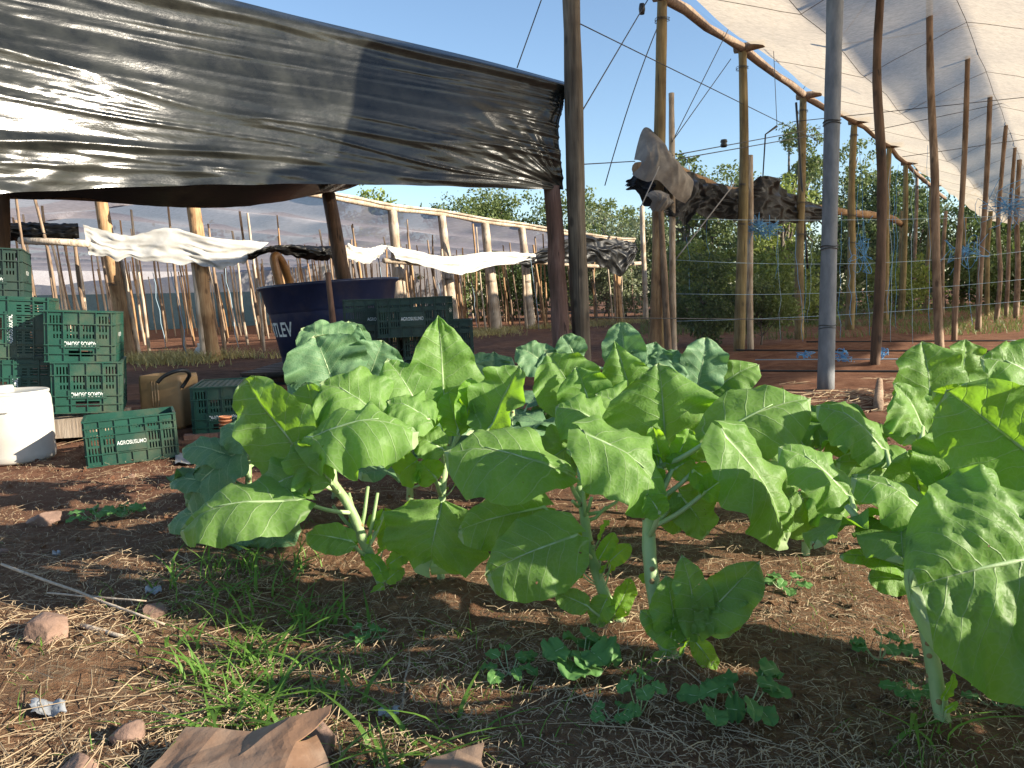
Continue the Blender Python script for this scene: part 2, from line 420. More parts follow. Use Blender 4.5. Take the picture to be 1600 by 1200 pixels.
sh = thing('tarp_shelter', 'open shelter roofed with glossy black plastic sheeting that hangs down in front', 'shelter', (-1.6, 6.2, 0))
m = MB(); m.grid(curtain, 300, 110); m.build('front_curtain', 'black_tarp', sh)
RE = [P(-120, 308, 7.4), P(0, 311, 7.6), P(120, 313, 8.2), P(240, 322, 8.8), P(330, 325, 9.4), P(420, 318, 9.9), P(500, 303, 10.4), P(535, 298, 10.6)]
FE = [a - nrm * .05 + V((0, 0, -.03)) for a in TOP]
def roof(u, v):
    a = smooth_poly(FE, u); b = smooth_poly(RE, u); p = a.lerp(b, v)
    p.z += -.10 * math.sin(math.pi * v) * (.6 + .4 * math.sin(u * 19)) + .015 * noise.noise(V((u * 22, v * 9, 2)))
    return p
m = MB(); m.grid(roof, 60, 24); m.build('roof_sheet', 'black_tarp', sh)
m = MB(); m.tube([smooth_poly(TOP, i / 12) - nrm * .1 - V((0, 0, .09)) for i in range(13)], .05, 10); m.build('ridge_pole', 'wood_dark', sh)
m = MB(); m.tube([smooth_poly(BOT, i / 12) - nrm * .1 + V((0, 0, .1)) for i in range(13)], .04, 10); m.build('lower_rail', 'wood_dark', sh)
m = MB(); m.tube([smooth_poly(RE, i / 12) + V((0, 0, .05)) for i in range(13)], .05, 10); m.build('eave_pole', 'wood_dark', sh)
def sp(base, top, r0, r1, mat, nm, label=None):
    m = MB(); m.tube(jag(base, top, 8, .012, r0), [r0 + (r1 - r0) * i / 8 for i in range(9)], 12)
    o = m.build(nm, mat, sh)
    if label: o['label'] = label
sp(P(884, 600, 7.55) - V((0, 0, .12)), P(862, 292, 7.5), .092, .082, 'wood_red', 'post', 'reddish round front corner post')
b = P(553, 560, 10.5); sp(V((b.x + .1, b.y, -.1)), P(513, 303, 10.4), .11, .09, 'wood_dark', 'post', 'dark leaning rear post behind the tub')
b = P(2, 640, 7.2); sp(V((b.x, b.y, -.1)), P(-2, 305, 7.2), .1, .09, 'wood_dark', 'post', 'black rear post behind the stacked crates')
def tie(o, base, top, rad, ts, turns=2):
    base, top = V(base), V(top); ax5 = (top - base).normalized(); u5 = ax5.orthogonal().normalized(); w5 = ax5.cross(u5)
    for t in ts:
        c = base.lerp(top, t); m = MB(); k = 14 * turns
        m.tube([c + (u5 * math.cos(i * 6.283 / 14) + w5 * math.sin(i * 6.283 / 14)) * rad + ax5 * (.022 * i / 14 + .006 * math.sin(i)) for i in range(k + 1)], .0045, 4)
        m.build('wire_tie', 'wire', o)
# ------------------------------------------------------------------ right net house
U = V((.587, .81, 0)); W = V((.81, -.587, 0))
H = 4.5
O0 = V((.64, 7.62, 0))                       # tall corner pole
def N(u, v, z=0): return O0 + U * u + W * v + V((0, 0, z))
beam_px = [(1035, -8), (1160, 75), (1255, 150), (1335, 190), (1390, 228), (1415, 255), (1455, 290)]
tops = [G(x, y, H) for x, y in beam_px]
pole = post('tall_pole', 'tall dark corner pole beside the tarp, black on its left side', 'pole', P(912, 606, 7.7) * 1, N(0, 0, 4.75), .098, .075, 'wood_grey', crook=.015, n=14)
house = thing('net_house', 'large net house roofed with sagging translucent white shade net', 'net house', tuple(N(0, 0)))
bp = [N(0, 0, H)] + tops + [tops[-1] + (tops[-1] - tops[-2])]
m = MB(); pts = [];
for i in range(len(bp) - 1):
    for t in range(4): pts.append(bp[i].lerp(bp[i + 1], t / 4) + V((rng.uniform(-.02, .02), rng.uniform(-.02, .02), rng.uniform(-.03, .03) - .02 * (t == 2))))
m.tube(pts, [.062 + .008 * math.sin(i * 1.7) for i in range(len(pts))], 10)
m.build('edge_beam', 'wood', house)
VB = 2.64
kn = [u for u in (-.4, 2.9, 6.2, 9.3, 12.6, 16, 19.5, 23, 26.5, 30, 34, 38, 42)]
def rz(u, v):
    # ridges over post lines (v = 0, VB, 2VB ...), valleys tied down half way
    s = v / VB; fr = abs(s - round(s)) * 2      # 0 on a post line, 1 on a valley line
    j = min(range(len(kn)), key=lambda q: abs(kn[q] - u)); du = min(1, abs(kn[j] - u) / 1.6)
    z = H + .05 - .5 * fr ** 1.05 + .10 * fr * du - .07 * (1 - fr) * du
    return z + .022 * noise.noise(V((u * .9, v * 2.2, 6)))
def netroof(a, b):
    u = -.5 + 44 * a ** 1.5; v = 12.3 * b
    return N(u, v, rz(u, v))
m = MB(); m.grid(netroof, 130, 120); m.build('roof_net', 'net_roof', house, loc=N(0, 0))
# seams across the net at the knots
m = MB()
for u in kn[:9]:
    m.tube([N(u, v * .22, rz(u, v * .22) - .02) for v in range(0, 40)], .004, 5)
m.build('roof_seam', 'grey_cloth', house)
m = MB()
for v in (VB / 2, VB, 1.5 * VB, 2 * VB):
    m.tube([N(u * 1.0, v, rz(u * 1.0, v) - .015) for u in range(0, 40)], .004, 5)
m.build('ridge_wire', 'wire', house)
m = MB(); m.grid(lambda a, b: N(30 * a, .02, b * (H - .05)) + W * .03 * math.sin(a * 40), 40, 6)
m.build('side_net', 'net_wall', house)
PL = ['mossy roof post standing just right of the grey wrapped plastic', 'second edge post of the net house, paired with a short pale stake', 'third edge post of the net house with black cable running down it',
      'fourth edge post of the net house, right behind the grey pole', 'fifth edge post of the net house, second right of the grey pole', 'sixth edge post of the net house, far and thin', 'farthest edge post under the end of the beam']
for i, t in enumerate(tops):
    bpx = [None, (1153, 549), (1249, 533), None, None, None, None][i]
    b = V((t.x, t.y, 0)) if bpx is None else V((t.x, t.y, 0)).lerp(G(*bpx), .6)
    if i == 0: b = G(1027, 570)
    if i == 0: b = V((t.x - .05, t.y, 0))
    eo = post('edge_post', PL[i], 'post', b, t + V((0, 0, .04)), .085 if i < 3 else .1, .062, 'wood_green', 'posts under the edge beam', crook=.035)
    if i < 4: tie(eo, b, t, .088, (.42, .55, .93))
    m = MB(); c = t + V((0, 0, .0)); m.tube([c - W * .12, c, c + W * .32], [.06, .075, .06], 8)
    m.build('beam_stub', 'wood', house)
# grey concrete pole
g = G(1290, 611)
co = post('concrete_pole', 'smooth grey concrete pole rising in front of the net house', 'pole', g, g + V((.02, .0, 4.6)), .071, .066, 'concrete', crook=0, n=18); tie(co, g, g + V((.02, 0, 4.6)), .073, (.12, .27, .5))
# interior posts
IP = [((1366, 579), None, 'dark crooked post just right of the grey concrete pole', .056, 'wood_dark'), (None, N(5.0, VB), 'crooked brown post under the net, second right of the grey pole', .055, 'wood'),
      (None, G(1512, 88, H), 'thin post under the net whose top meets a roof ridge', .048, 'wood'), (None, G(1547, 150, H), 'thin post under the net, next beyond the ridge post', .055, 'wood'),
      (None, G(1572, 195, H), 'thin far post under the net near the right edge', .055, 'wood'), (None, G(1586, 230, H), 'thinnest far post under the net at the right edge', .055, 'wood')]
for i, (bpx, t, lb, r, mt) in enumerate(IP):
    if bpx: b = G(*bpx); t = P(1378, -10, pix(b)[2] * 1.0); t.z = max(t.z, 4.4)
    else: b = V((t.x, t.y, 0)) + (V((-.1, -.1, 0))); t = V((t.x, t.y, H))
    if i == 1: t = P(1452, -20, pix(b)[2]);
    post('inner_post', lb, 'post', b, t, r, r * .75, mt, 'posts standing inside the net house', crook=.03, k=9)
FP = [(1430, 262, 505, 27), (1463, 300, 490, 30), (1475, 330, 500, 24), (1545, 330, 500, 22), (1330, 300, 498, 21), (1405, 330, 495, 26), (1590, 250, 500, 20), (1505, 340, 490, 30)]
for i, (x, y0, y1, d) in enumerate(FP):
    b = P(x - 3, y1, d); b.z = 0
    post('inner_post', 'slender post standing far back inside the net house', 'post', b, P(x + 3, y0, d), .07, .055, 'wood_green' if i % 2 else 'wood', 'far posts inside the net house', crook=.05)
# short stakes next to edge posts
post('stake', 'pale broken stake leaning beside the first mossy post', 'stake', V((tops[0].x + .12, tops[0].y - .05, 0)), P(1049, 146, 9.75), .045, .035, 'wood_pale')
post('stake', 'pale straight stake beside the second edge post', 'stake', V((tops[1].x + .16, tops[1].y, 0)), P(1172, 243, 11.95), .05, .045, 'wood_pale')
post('stake', 'orange brown stake strapped to the front of the first mossy post', 'stake', P(1022, 585, 9.4) * 1, P(1029, 322, 9.4), .085, .06, 'wood_orange')
post('stake', 'grey stake leaning on the strapped post', 'stake', P(1047, 600, 9.3) * 1, P(1032, 330, 9.35), .05, .035, 'wood')
post('stake', 'pale stake in front of the third edge post', 'stake', V((tops[2].x - .14, tops[2].y - .3, 0)), P(1252, 260, 14.3), .05, .045, 'wood_pale')
post('stake', 'pale thin pole standing behind the far tarp corner', 'stake', P(1009, 500, 25), P(1003, 322, 25), .09, .08, 'wood_pale')
# rail log + black sheet bundle
RL = [P(1000, 258, 10.0), P(1070, 266, 10.7), P(1130, 292, 11.6), P(1200, 306, 13.0), P(1250, 318, 15.2), P(1330, 330, 17.5), P(1395, 338, 20.8), P(1420, 352, 23)]
m = MB(); m.tube([smooth_poly(RL, i / 28) + V((0, .26, 0)) for i in range(29)], [.085 + .015 * math.sin(i * 2.1) for i in range(29)], 10)
tag(m.build('rail_log', 'wood_orange'), 'orange peeling log lying as a rail behind the edge posts', 'log')
def sheet(name, label, cat, top, bot, mat, amp=.06, nu=60, nv=18, seed=1, fu=6, fv=3, ragged=.03, dirn=None, cling=.3, parent=None, thick=0):
    top = [V(t) for t in top]; bot = [V(t) for t in bot]
    dn = dirn or V((.5, -.86, .1)).normalized()
    L = (top[-1] - top[0]).length
    def fn(u, v):
        a = smooth_poly(top, u); b = smooth_poly(bot, u)
        p = a.lerp(b, v)
        tw = .35 * noise.noise(V((u * 3, v * 1.5, seed + 9)))
        q = amp * (.5 * noise.noise(V((u * fu * .45, v * fv * .6, seed))) + .26 * (.35 + .65 * v) * math.sin(u * fu * 5.2 + 5 * tw + 2.2 * v) * (.6 + noise.noise(V((u * fu * .6, seed, 1)))) + .6 * max(0, 1 - abs(noise.noise(V((u * fu * .55 + v * 1.3, v * fv * .7 - u * 1.5, seed + 5)))) * 3.2) + .5 * max(0, 1 - abs(noise.noise(V((u * fu * 1.1 - v * 1.9, v * fv * 1.6 + u, seed + 15)))) * 3.2) + .10 * noise.noise(V((u * fu * 3, v * fv * 3, seed + 3))))
        p = p + dn * (q * (cling + (1 - cling) * math.sin(math.pi * min(1, v * .9 + .05))) + thick * math.sin(math.pi * v))
        p.z += ragged * noise.noise(V((u * 14, seed, 0))) * (v ** 3) + .4 * ragged * noise.noise(V((u * 19, seed, 4))) * (1 - v) ** 3
        return p
    m = MB(); m.grid(fn, nu, nv)
    o = m.build(name, mat, parent, loc=top[0] if parent is None else None)
    if parent is None: tag(o, label, cat)
    return o
sheet('black_sheet', 'torn black plastic draped and bunched over the rail log', 'plastic sheet',
      [P(975, 290, 9.6), P(1005, 262, 9.7), P(1060, 266, 10.3), P(1110, 288, 11.2), P(1160, 295, 12.3), P(1195, 274, 12.9), P(1240, 306, 14.6), P(1300, 330, 16.4)],
      [P(974, 297, 9.6), P(1020, 322, 9.5), P(1060, 346, 9.9), P(1092, 340, 10.7), P(1140, 346, 11.9), P(1190, 352, 12.6), P(1240, 350, 14.2), P(1290, 344, 16.2)], 'black_cloth', .15, 260, 60, 4, 19, 2.2, .14, cling=.6)
sheet('grey_sheet', 'dusty grey plastic hood pulled up into a peak beside the mossy post', 'plastic sheet',
      [P(990, 250, 9.45), P(999, 214, 9.5), P(1008, 199, 9.5), P(1022, 208, 9.5), P(1037, 232, 9.5), P(1052, 248, 9.6), P(1072, 275, 9.8)],
      [P(987, 272, 9.35), P(998, 279, 9.25), P(1012, 284, 9.2), P(1028, 282, 9.2), P(1046, 300, 9.3), P(1058, 312, 9.5), P(1070, 318, 9.7)], 'grey_cloth', .05, 80, 40, 9, 5, .7, .004, thick=.14, cling=0)
sheet('plastic_tie', 'pale grey plastic knotted round the strapped post', 'plastic tie',
      [P(1006, 306, 9.2), P(1020, 298, 9.15), P(1036, 300, 9.2), P(1044, 312, 9.25)], [P(1012, 326, 9.2), P(1022, 330, 9.12), P(1032, 330, 9.12), P(1040, 326, 9.2)], 'grey_cloth', .05, 40, 20, 14, 7, 1, .02, thick=.1)
# drip lines and low strings over the beds
for i, (y0, y1, d0, d1) in enumerate([(547, 549, 11.6, 10.6), (579, 581, 8.9, 8.3), (534, 532, 13.5, 13)]):
    a, b = G(1150 if i < 2 else 1260, y0, .1), G(1600, y1, .1)
    wire('drip_line', ['black drip hose along the second soil bed', 'black drip hose along the nearest soil bed', 'black drip hose along the third soil bed'][i], a, b, .012, 0, 'rubber', 'drip hoses on the beds', cat='hose')
# ------------------------------------------------------------------ left net house
F = [G(*p) for p in ((200, 562), (335, 562), (630, 530), (710, 522), (775, 518), (830, 513), (885, 510), (968, 503))]
FT = [(152, 300), (292, 300), (613, 330), (690, 338), (758, 350), (815, 357), (870, 366), (960, 378)]
far = thing('net_house', 'low net house on leaning posts with lilac shade net, behind the blue tub', 'net house', (-3, 17, 0))
q = V((.637, .771, 0)); qb = V((-.771, .637, 0))
LT = [P(x, y, pix(f)[2]) for (x, y), f in zip(FT, F)]
LT[0] = V((F[0].x - .15, F[0].y - .2, 2.85)); LT[1] = V((F[1].x - .2, F[1].y, 2.85))
LAB = ['thick orange post right of the stacked crates', 'thick orange split post with white bottle at its foot', 'front post of the low net house just right of the tub', 'front post of the low net house behind the dark crates',
       'front post with pale twin stakes left of the reddish shelter post', 'front post just left of the reddish shelter post', 'reddish front post showing right of the tall dark pole', 'last front post under the hanging black sheet']
for i, (b, t) in enumerate(zip(F, LT)):
    fo = post('front_post', LAB[i], 'post', b, t, .125 if i < 2 else .14, .105 if i < 2 else .11, 'wood_orange' if i < 2 or i > 5 else 'wood_pale', 'front posts of the low net house', crook=.02, n=12)
    tie(fo, b, t, .125 if i > 1 else .118, (.45,), 3)
    if i != 6:
        o_ = q * .2 - qb * .02
        post('stake', 'pale stake lashed to the %s of the low net house' % ['first orange post', 'second orange post', 'post by the tub', 'post behind the dark crates', 'twin post', 'post by the shelter', '', 'last post'][i], 'stake', b + o_ * (1 if i % 2 == 0 else -.9), b.lerp(t, .72) + o_ * (.7 if i % 2 == 0 else -.6), .045, .035, 'wood_pale', 'stakes beside front posts')
b0, b1 = P(990, 379, 27.4), P(525, 314, 16.2)
ANC = V((-3.08, 14.09, 0))
bx = [V((-12, 14.6, 2.9)), V((F[0].x, F[0].y + .1, 2.9)), V((F[1].x, F[1].y + .1, 2.9)), b1] + LT[2:] + [b0]
m = MB(); m.tube([smooth_poly(bx, i / 40) + V((0, 0, .06)) for i in range(41)], [.06 + .01 * math.sin(i * 2) for i in range(41)], 8); m.build('roof_beam', 'wood_pale', far)
m = MB(); m.tube([smooth_poly(bx, i / 40) + V((0, 0, .13)) - qb * .06 for i in range(41)], [.035 + .006 * math.sin(i * 3) for i in range(41)], 8); m.build('roof_rail', 'wood_pale', far)
def lroof(u, v):
    a = smooth_poly(bx, u) + V((0, 0, .1)); p = a + qb * (v * 26)
    s = v * 26 / 3.0; fr = abs(s - round(s)) * 2
    p.z = a.z * (1 - min(1, v * 3)) + 3.0 * min(1, v * 3) - .3 * fr * (v > .01) + .07 * math.sin(u * 60) * (1 - fr)
    return p
m = MB(); m.grid(lroof, 80, 70); m.build('roof_net', 'net_far', far)
A0, A1 = bx[0] + qb * 25.6, b0 + qb * 25.6
m = MB(); m.grid(lambda a, b: (V((A0.x, A0.y, 0)).lerp(V((A1.x, A1.y, 0)), a)) + V((0, 0, 3.0 * b)), 20, 4); m.build('back_net', 'net_back', far)
m = MB(); m.grid(lambda a, b: (b0 + qb * (8.5 + 17.1 * a)) * 1.0 + V((0, 0, 3.0 * b - b0.z)), 12, 4); m.build('end_net', 'net_back', far)
A0, A1 = bx[0] + qb * 15, b1 + q * 13 + qb * 15
m = MB(); m.grid(lambda a, b: (V((A0.x, A0.y, 0)).lerp(V((A1.x, A1.y, 0)), a)) + V((0, 0, 1.45 * b)), 20, 4); m.build('crop_net', 'net_blue', far)
# crowd of crop stakes inside
r = random.Random(5); cnt = 0
for row in range(12):
    for k in range(36):
        u = -8.5 + k * .76 + r.uniform(-.4, .4); v = 1.9 + row * 1.2 + r.uniform(-.35, .35)
        b = ANC + q * u + qb * v
        x, y, d = pix(b)
        if not (40 < x < 1000): continue
        if x > 880 and row > 3: continue
        if (k + row) % (3 if x > 560 else 4) == 0: continue
        h = r.choice((2.1, 2.4, 2.65, 2.8)) * r.uniform(.92, 1.06)
        t = b + V((-.09 * h * r.uniform(.1, 1.4), -.04 * h, h))
        post('crop_stake', 'slender stake among the crowd of stakes inside the low net house', 'stake', b, t, r.uniform(.02, .04), r.uniform(.016, .027), r.choice(['wood_pale', 'wood', 'wood', 'wood_orange']), 'crop stakes inside the low net house', k=4, crook=.03, n=6)
        cnt += 1
print('stakes', cnt)
# hanging strips along the front
def LD(x, pt=((-50, 12.1), (130, 12.35), (335, 12.85), (420, 13.3), (520, 14.8), (620, 17.0), (840, 21.9), (1010, 25.6))):
    for (x0, d0), (x1, d1) in zip(pt, pt[1:]):
        if x <= x1: return d0 + (d1 - d0) * (x - x0) / (x1 - x0)
    return pt[-1][1]
def Q(x, y, o=0): return P(x, y, LD(x) + o - .32)
sheet('rolled_sheet', 'black plastic rolled on a rail at the far left', 'plastic sheet', [Q(5, 350), Q(40, 348), Q(80, 349), Q(122, 350)], [Q(5, 372), Q(50, 381), Q(90, 378), Q(124, 374)], 'black_cloth', .12, 50, 18, 3, 3, 5, .05, thick=.12)
m = MB(); m.tube([Q(30, 376, -.15), Q(90, 378, -.15), Q(140, 381, -.1)], .055, 8); tag(m.build('rail_log', 'wood_pale'), 'pale rail under the rolled black plastic at far left', 'log')
sheet('white_sheet', 'long white plastic strip hung between the two orange posts', 'plastic sheet', [Q(130, 351), Q(170, 362), Q(207, 368), Q(262, 356), Q(330, 371), Q(420, 379)], [Q(139, 397), Q(170, 402), Q(230, 407), Q(300, 414), Q(355, 418), Q(384, 408)], 'white_cloth', .07, 90, 24, 8, 5, 2, .08, dirn=V((.3, -.95, 0)))
sheet('twisted_sheet', 'black twisted plastic over the rail behind the tub', 'plastic sheet', [Q(384, 398), Q(420, 385), Q(455, 383), Q(500, 385), Q(523, 384)], [Q(384, 410), Q(420, 396), Q(460, 402), Q(500, 408), Q(523, 406)], 'black_cloth', .2, 60, 16, 12, 6, 3, .06, thick=.12)
sheet('white_sheet', 'small ragged white plastic scrap beside the dark rear post', 'plastic sheet', [Q(542, 379), Q(556, 386), Q(575, 388), Q(592, 384), Q(604, 383)], [Q(542, 404), Q(556, 408), Q(575, 412), Q(592, 401), Q(600, 393)], 'white_cloth', .11, 40, 14, 15, 4, 2, .06)
sheet('white_sheet', 'white plastic strip sagging between the front posts behind the dark crates', 'plastic sheet', [Q(604, 384), Q(650, 392), Q(700, 401), Q(760, 394), Q(800, 394), Q(836, 397)], [Q(618, 405), Q(650, 412), Q(700, 426), Q(728, 428), Q(770, 416), Q(836, 411)], 'white_cloth', .09, 80, 18, 21, 6, 2, .06)
sheet('black_sheet', 'black plastic hanging from the low roof beam at its right end', 'plastic sheet', [Q(820, 404), Q(860, 384), Q(905, 368), Q(940, 372), Q(975, 376), Q(993, 380)], [Q(800, 416), Q(850, 411), Q(900, 411), Q(940, 414), Q(968, 432), Q(992, 402)], 'black_cloth', .13, 110, 40, 25, 9, 2, .16)
m = MB(); m.tube([Q(600, 407, .25), Q(700, 415, .25), Q(830, 409, .25), Q(930, 416, .1), Q(1004, 411, .5)], .06, 8); tag(m.build('rail_log', 'wood_pale'), 'pale horizontal rail under the hanging black plastic', 'log')
# ------------------------------------------------------------------ crates
def plastic(name, a, b, rough=.45, dirt=(.2, .12, .07), amt=.35):
    q = NB(name); f = q.noise(7, 4, .6)
    col = q.ramp(f, [(.3, a), (.7, b)])
    d = q.ramp(q.noise(3, 6, .7), [(.48, (0, 0, 0)), (.75, (1, 1, 1))])
    col = q.mix(q.math('MULTIPLY', d, amt), col, dirt)
    q.base(col, rough); q.bump(q.noise(60, 3, .6), .08, .003); return q.m
M['crate'] = plastic('green_crate_plastic', (.005, .043, .028), (.010, .064, .042))
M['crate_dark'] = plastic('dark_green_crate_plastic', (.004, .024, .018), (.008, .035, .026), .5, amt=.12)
M['letter'] = mottled('white_print', (.5, .53, .5), (.8, .82, .8), 30, .6, 0)
M['label_panel'] = plastic('crate_panel_plastic', (.005, .038, .025), (.009, .055, .036), .5)
def text_mesh(txt, size, bold=0.0):
    cu = bpy.data.curves.new('text', 'FONT'); cu.body = txt; cu.size = size; cu.align_x = 'CENTER'; cu.align_y = 'CENTER'; cu.offset = bold
    o = bpy.data.objects.new('text', cu); COL.objects.link(o)
    me = bpy.data.meshes.new_from_object(o)
    vs = [v.co.copy() for v in me.vertices]; fs = [tuple(p.vertices) for p in me.polygons]
    bpy.data.objects.remove(o); bpy.data.curves.remove(cu); bpy.data.meshes.remove(me)
    return vs, fs
CL, CW, CH = .55, .36, .31
def plate(m, us, vs, hole, fr, th=.006):
    """perforated plate; fr maps (u, v, w) to space, w = 0 outer face, th = inner face"""
    nu, nv = len(us) - 1, len(vs) - 1
    S = lambda i, j: 0 <= i < nu and 0 <= j < nv and not hole(i, j)
    idx = {}
    def vid(i, j, k):
        if (i, j, k) not in idx: idx[(i, j, k)] = len(m.v); m.v.append(V(fr(us[i], vs[j], th if k else 0)))
        return idx[(i, j, k)]
    def fc(*a): m.f.append(tuple(a)); m.mi.append(0)
    for i in range(nu):
        for j in range(nv):
            if not S(i, j): continue
            a = [vid(i, j, 0), vid(i + 1, j, 0), vid(i + 1, j + 1, 0), vid(i, j + 1, 0)]
            b = [vid(i, j, 1), vid(i + 1, j, 1), vid(i + 1, j + 1, 1), vid(i, j + 1, 1)]
            fc(*a); fc(*b[::-1])
            if not S(i - 1, j): fc(a[0], a[3], b[3], b[0])
            if not S(i + 1, j): fc(a[1], b[1], b[2], a[2])
            if not S(i, j - 1): fc(a[0], b[0], b[1], a[1])
            if not S(i, j + 1): fc(a[3], a[2], b[2], b[3])
def make_crate(mat, name='plastic_crate', ends=True):
    t = thing(name, 'x', 'crate')
    m = MB()
    def wall(Lw, fr, bays, handle):
        us = [0]; kinds = [None]
        bw = Lw / bays
        for b in range(bays):
            ns = 4; x0 = b * bw
            us.append(x0 + .014); kinds.append(('rib', b))
            sw = (bw - .028) / (ns * 2 - 1)
            for k in range(ns * 2 - 1):
                us.append(x0 + .014 + sw * (k + 1)); kinds.append(('slot' if k % 2 == 0 else 'bar', b))
            us.append((b + 1) * bw); kinds.append(('rib', b))
        kinds = kinds[1:]
        vs = [0, .03, .075, .085, .125, .14, .165, .225, .238, .274, CH] if bays < 5 else [0, .03, .075, .085, .125, .14, .195, .21, .235, .262, CH]
        mid = (bays - 1) / 2; end = bays < 5
        def hole(i, j):
            k, b = kinds[i]; uc = abs((us[i] + us[i + 1]) / 2 - Lw / 2)
            if end:
                if j == 8: return uc < .062 and ends
                return k == 'slot' and (j in (3, 5) and uc < .14 or j == 1 and uc > .09)
            c = abs(b - mid) < 1.1
            if handle and c and j == 8: return k != 'rib'
            if k != 'slot': return False
            if c: return j == 8
            return j in (3, 5, 6, 8) or (j == 1 and b in (0, bays - 1))
        plate(m, us, vs, hole, fr)
        for b in range(bays + 1):
            u = min(max(b * bw, .005), Lw - .005)
            if abs(b - bays / 2) < 1 and bays > 4:
                segs = [(.004, .08), (.205, CH - .002)]
            else: segs = [(.004, CH - .002)]
            for z0, z1 in segs:
                c = V(fr(u, (z0 + z1) / 2, -.004)); e = V(fr(u + .0025, z1, .002)) - V(fr(u - .0025, z0, -.010))
                m.box(c, (max(abs(e.x), .004), max(abs(e.y), .004), z1 - z0))
        for z in (.0045, .08, .205, .258, CH - .0045):
            u0, u1 = -.0102, Lw + .0102
            c = V(fr(Lw / 2, z, -.005)); e = V(fr(u1, z, .001)) - V(fr(u0, z, -.0115))
            m.box(c, (max(abs(e.x), .01), max(abs(e.y), .01), .0055 if .01 < z < CH - .01 else .008))
    hx, hy = CL / 2, CW / 2
    wall(CL, lambda u, v, w_: (-hx + u, -hy + w_, v), 6, False)
    wall(CL, lambda u, v, w_: (hx - u, hy - w_, v), 6, True)
    wall(CW - .014, lambda u, v, w_: (hx - w_, -hy + .007 + u, v), 4, True)
    wall(CW - .014, lambda u, v, w_: (-hx + w_, hy - .007 - u, v), 4, True)
    n1, n2 = 29, 19
    plate(m, [-hx + .008 + (CL - .016) * i / n1 for i in range(n1 + 1)], [-hy + .008 + (CW - .016) * i / n2 for i in range(n2 + 1)],
          lambda i, j: i % 2 == 1 and j % 2 == 1, lambda u, v, w_: (u, v, .012 - w_ * .8))
    m.build('body', mat, t, smooth=False)
    vs, fs = text_mesh('AGROSUSUMO', .038, .0002)
    for k in range(4):
        end = k > 1; A4 = Matrix.Rotation((0, math.pi, math.pi / 2, -math.pi / 2)[k], 3, 'Z'); dd_ = (hx if end else hy)
        zc = .196 if end else .142; pw_ = .205 if end else .196; ph_ = .054 if end else .11
        p = MB(); p.box(A4 @ V((0, -dd_ - .0035, zc)), (pw_, .009, ph_), A4); lp = p.build('label_panel', 'label_panel' if mat == 'crate' else mat, t, smooth=False)
        l = MB(); l.add([A4 @ V((v.x * .70, -dd_ - .0088, zc + v.y)) for v in vs], fs); l.build('lettering', 'letter', lp, smooth=False)
    return t
def base_ang(a, b): return math.atan2(b.y - a.y, b.x - a.x)
def put(o, loc, rot, label, group=None, s=1):
    o.location = loc; o.rotation_euler = rot; o.scale = (s, s, s); o['label'] = label; o['group'] = group or 'green plastic harvest crates'
proto = make_crate('crate'); proto3 = make_crate('crate', ends=False); proto2 = make_crate('crate_dark')
R = math.radians
# single crate, in front
a, b = G(138, 733), G(279, 718); an = base_ang(a, b); d = V((math.cos(an), math.sin(an), 0)); n_ = V((-d.y, d.x, 0))
L1 = (b - a).length; put(proto3, (a + b) / 2 + n_ * CW / 2 * L1 / CL + V((0, 0, .012)), (0, R(-1.5), an), 'green crate standing alone upright and empty on the bare soil', None, L1 / CL)
def put_end(o, ct, yaw, roll, label, s=1.1):
    """short printed side towards the camera, rolled about the line of sight"""
    Mx = Matrix.Rotation(R(yaw), 4, 'Z') @ Matrix.Rotation(R(roll), 4, 'Y') @ Matrix.Rotation(R(-90), 4, 'Z')
    o.rotation_euler = Mx.to_euler(); o.scale = (s, s, s); o.location = ct - Mx.to_3x3() @ V((0, 0, CH / 2 * s))
    o['label'] = label; o['group'] = 'green plastic harvest crates'
c = proto; put_end(c, P(322, 641, 5.3) + V((.06, .25, 0)) , 14, 180, 'green crate lying upside down beside the tan can, half behind kale leaves', 1.08)
c = copy_tree(proto); put_end(c, P(139, 605, 5.2) + V((-.13, .27, 0)), 24, 183, 'lower upside-down green crate of the pair beside the orange post', 1.12)
c = copy_tree(proto); put_end(c, P(131, 526, 5.2) + V((-.13, .27, 0)), 22, 183.5, 'upper upside-down green crate of the pair beside the orange post', 1.12)
c = copy_tree(proto); put_end(c, P(38, 613, 5.25) + V((-.13, .27, 0)), 26, -86, 'lower green crate lying on its side behind the white drum', 1.16)
c = copy_tree(proto); put_end(c, P(31, 514, 5.25) + V((-.13, .27, 0)), 25, -86, 'green crate lying on its side with upright lettering, at the left edge', 1.16)
for k, (x, y) in enumerate(((-22, 425),)):
    c = copy_tree(proto2); put_end(c, P(x, y, 5.3) + V((-.15, .3, 0)), 27, 183, 'dark shaded crate on top of the sideways crate at the left edge', 1.12)  # the tarp's shade is put into this crate's darker plastic colour
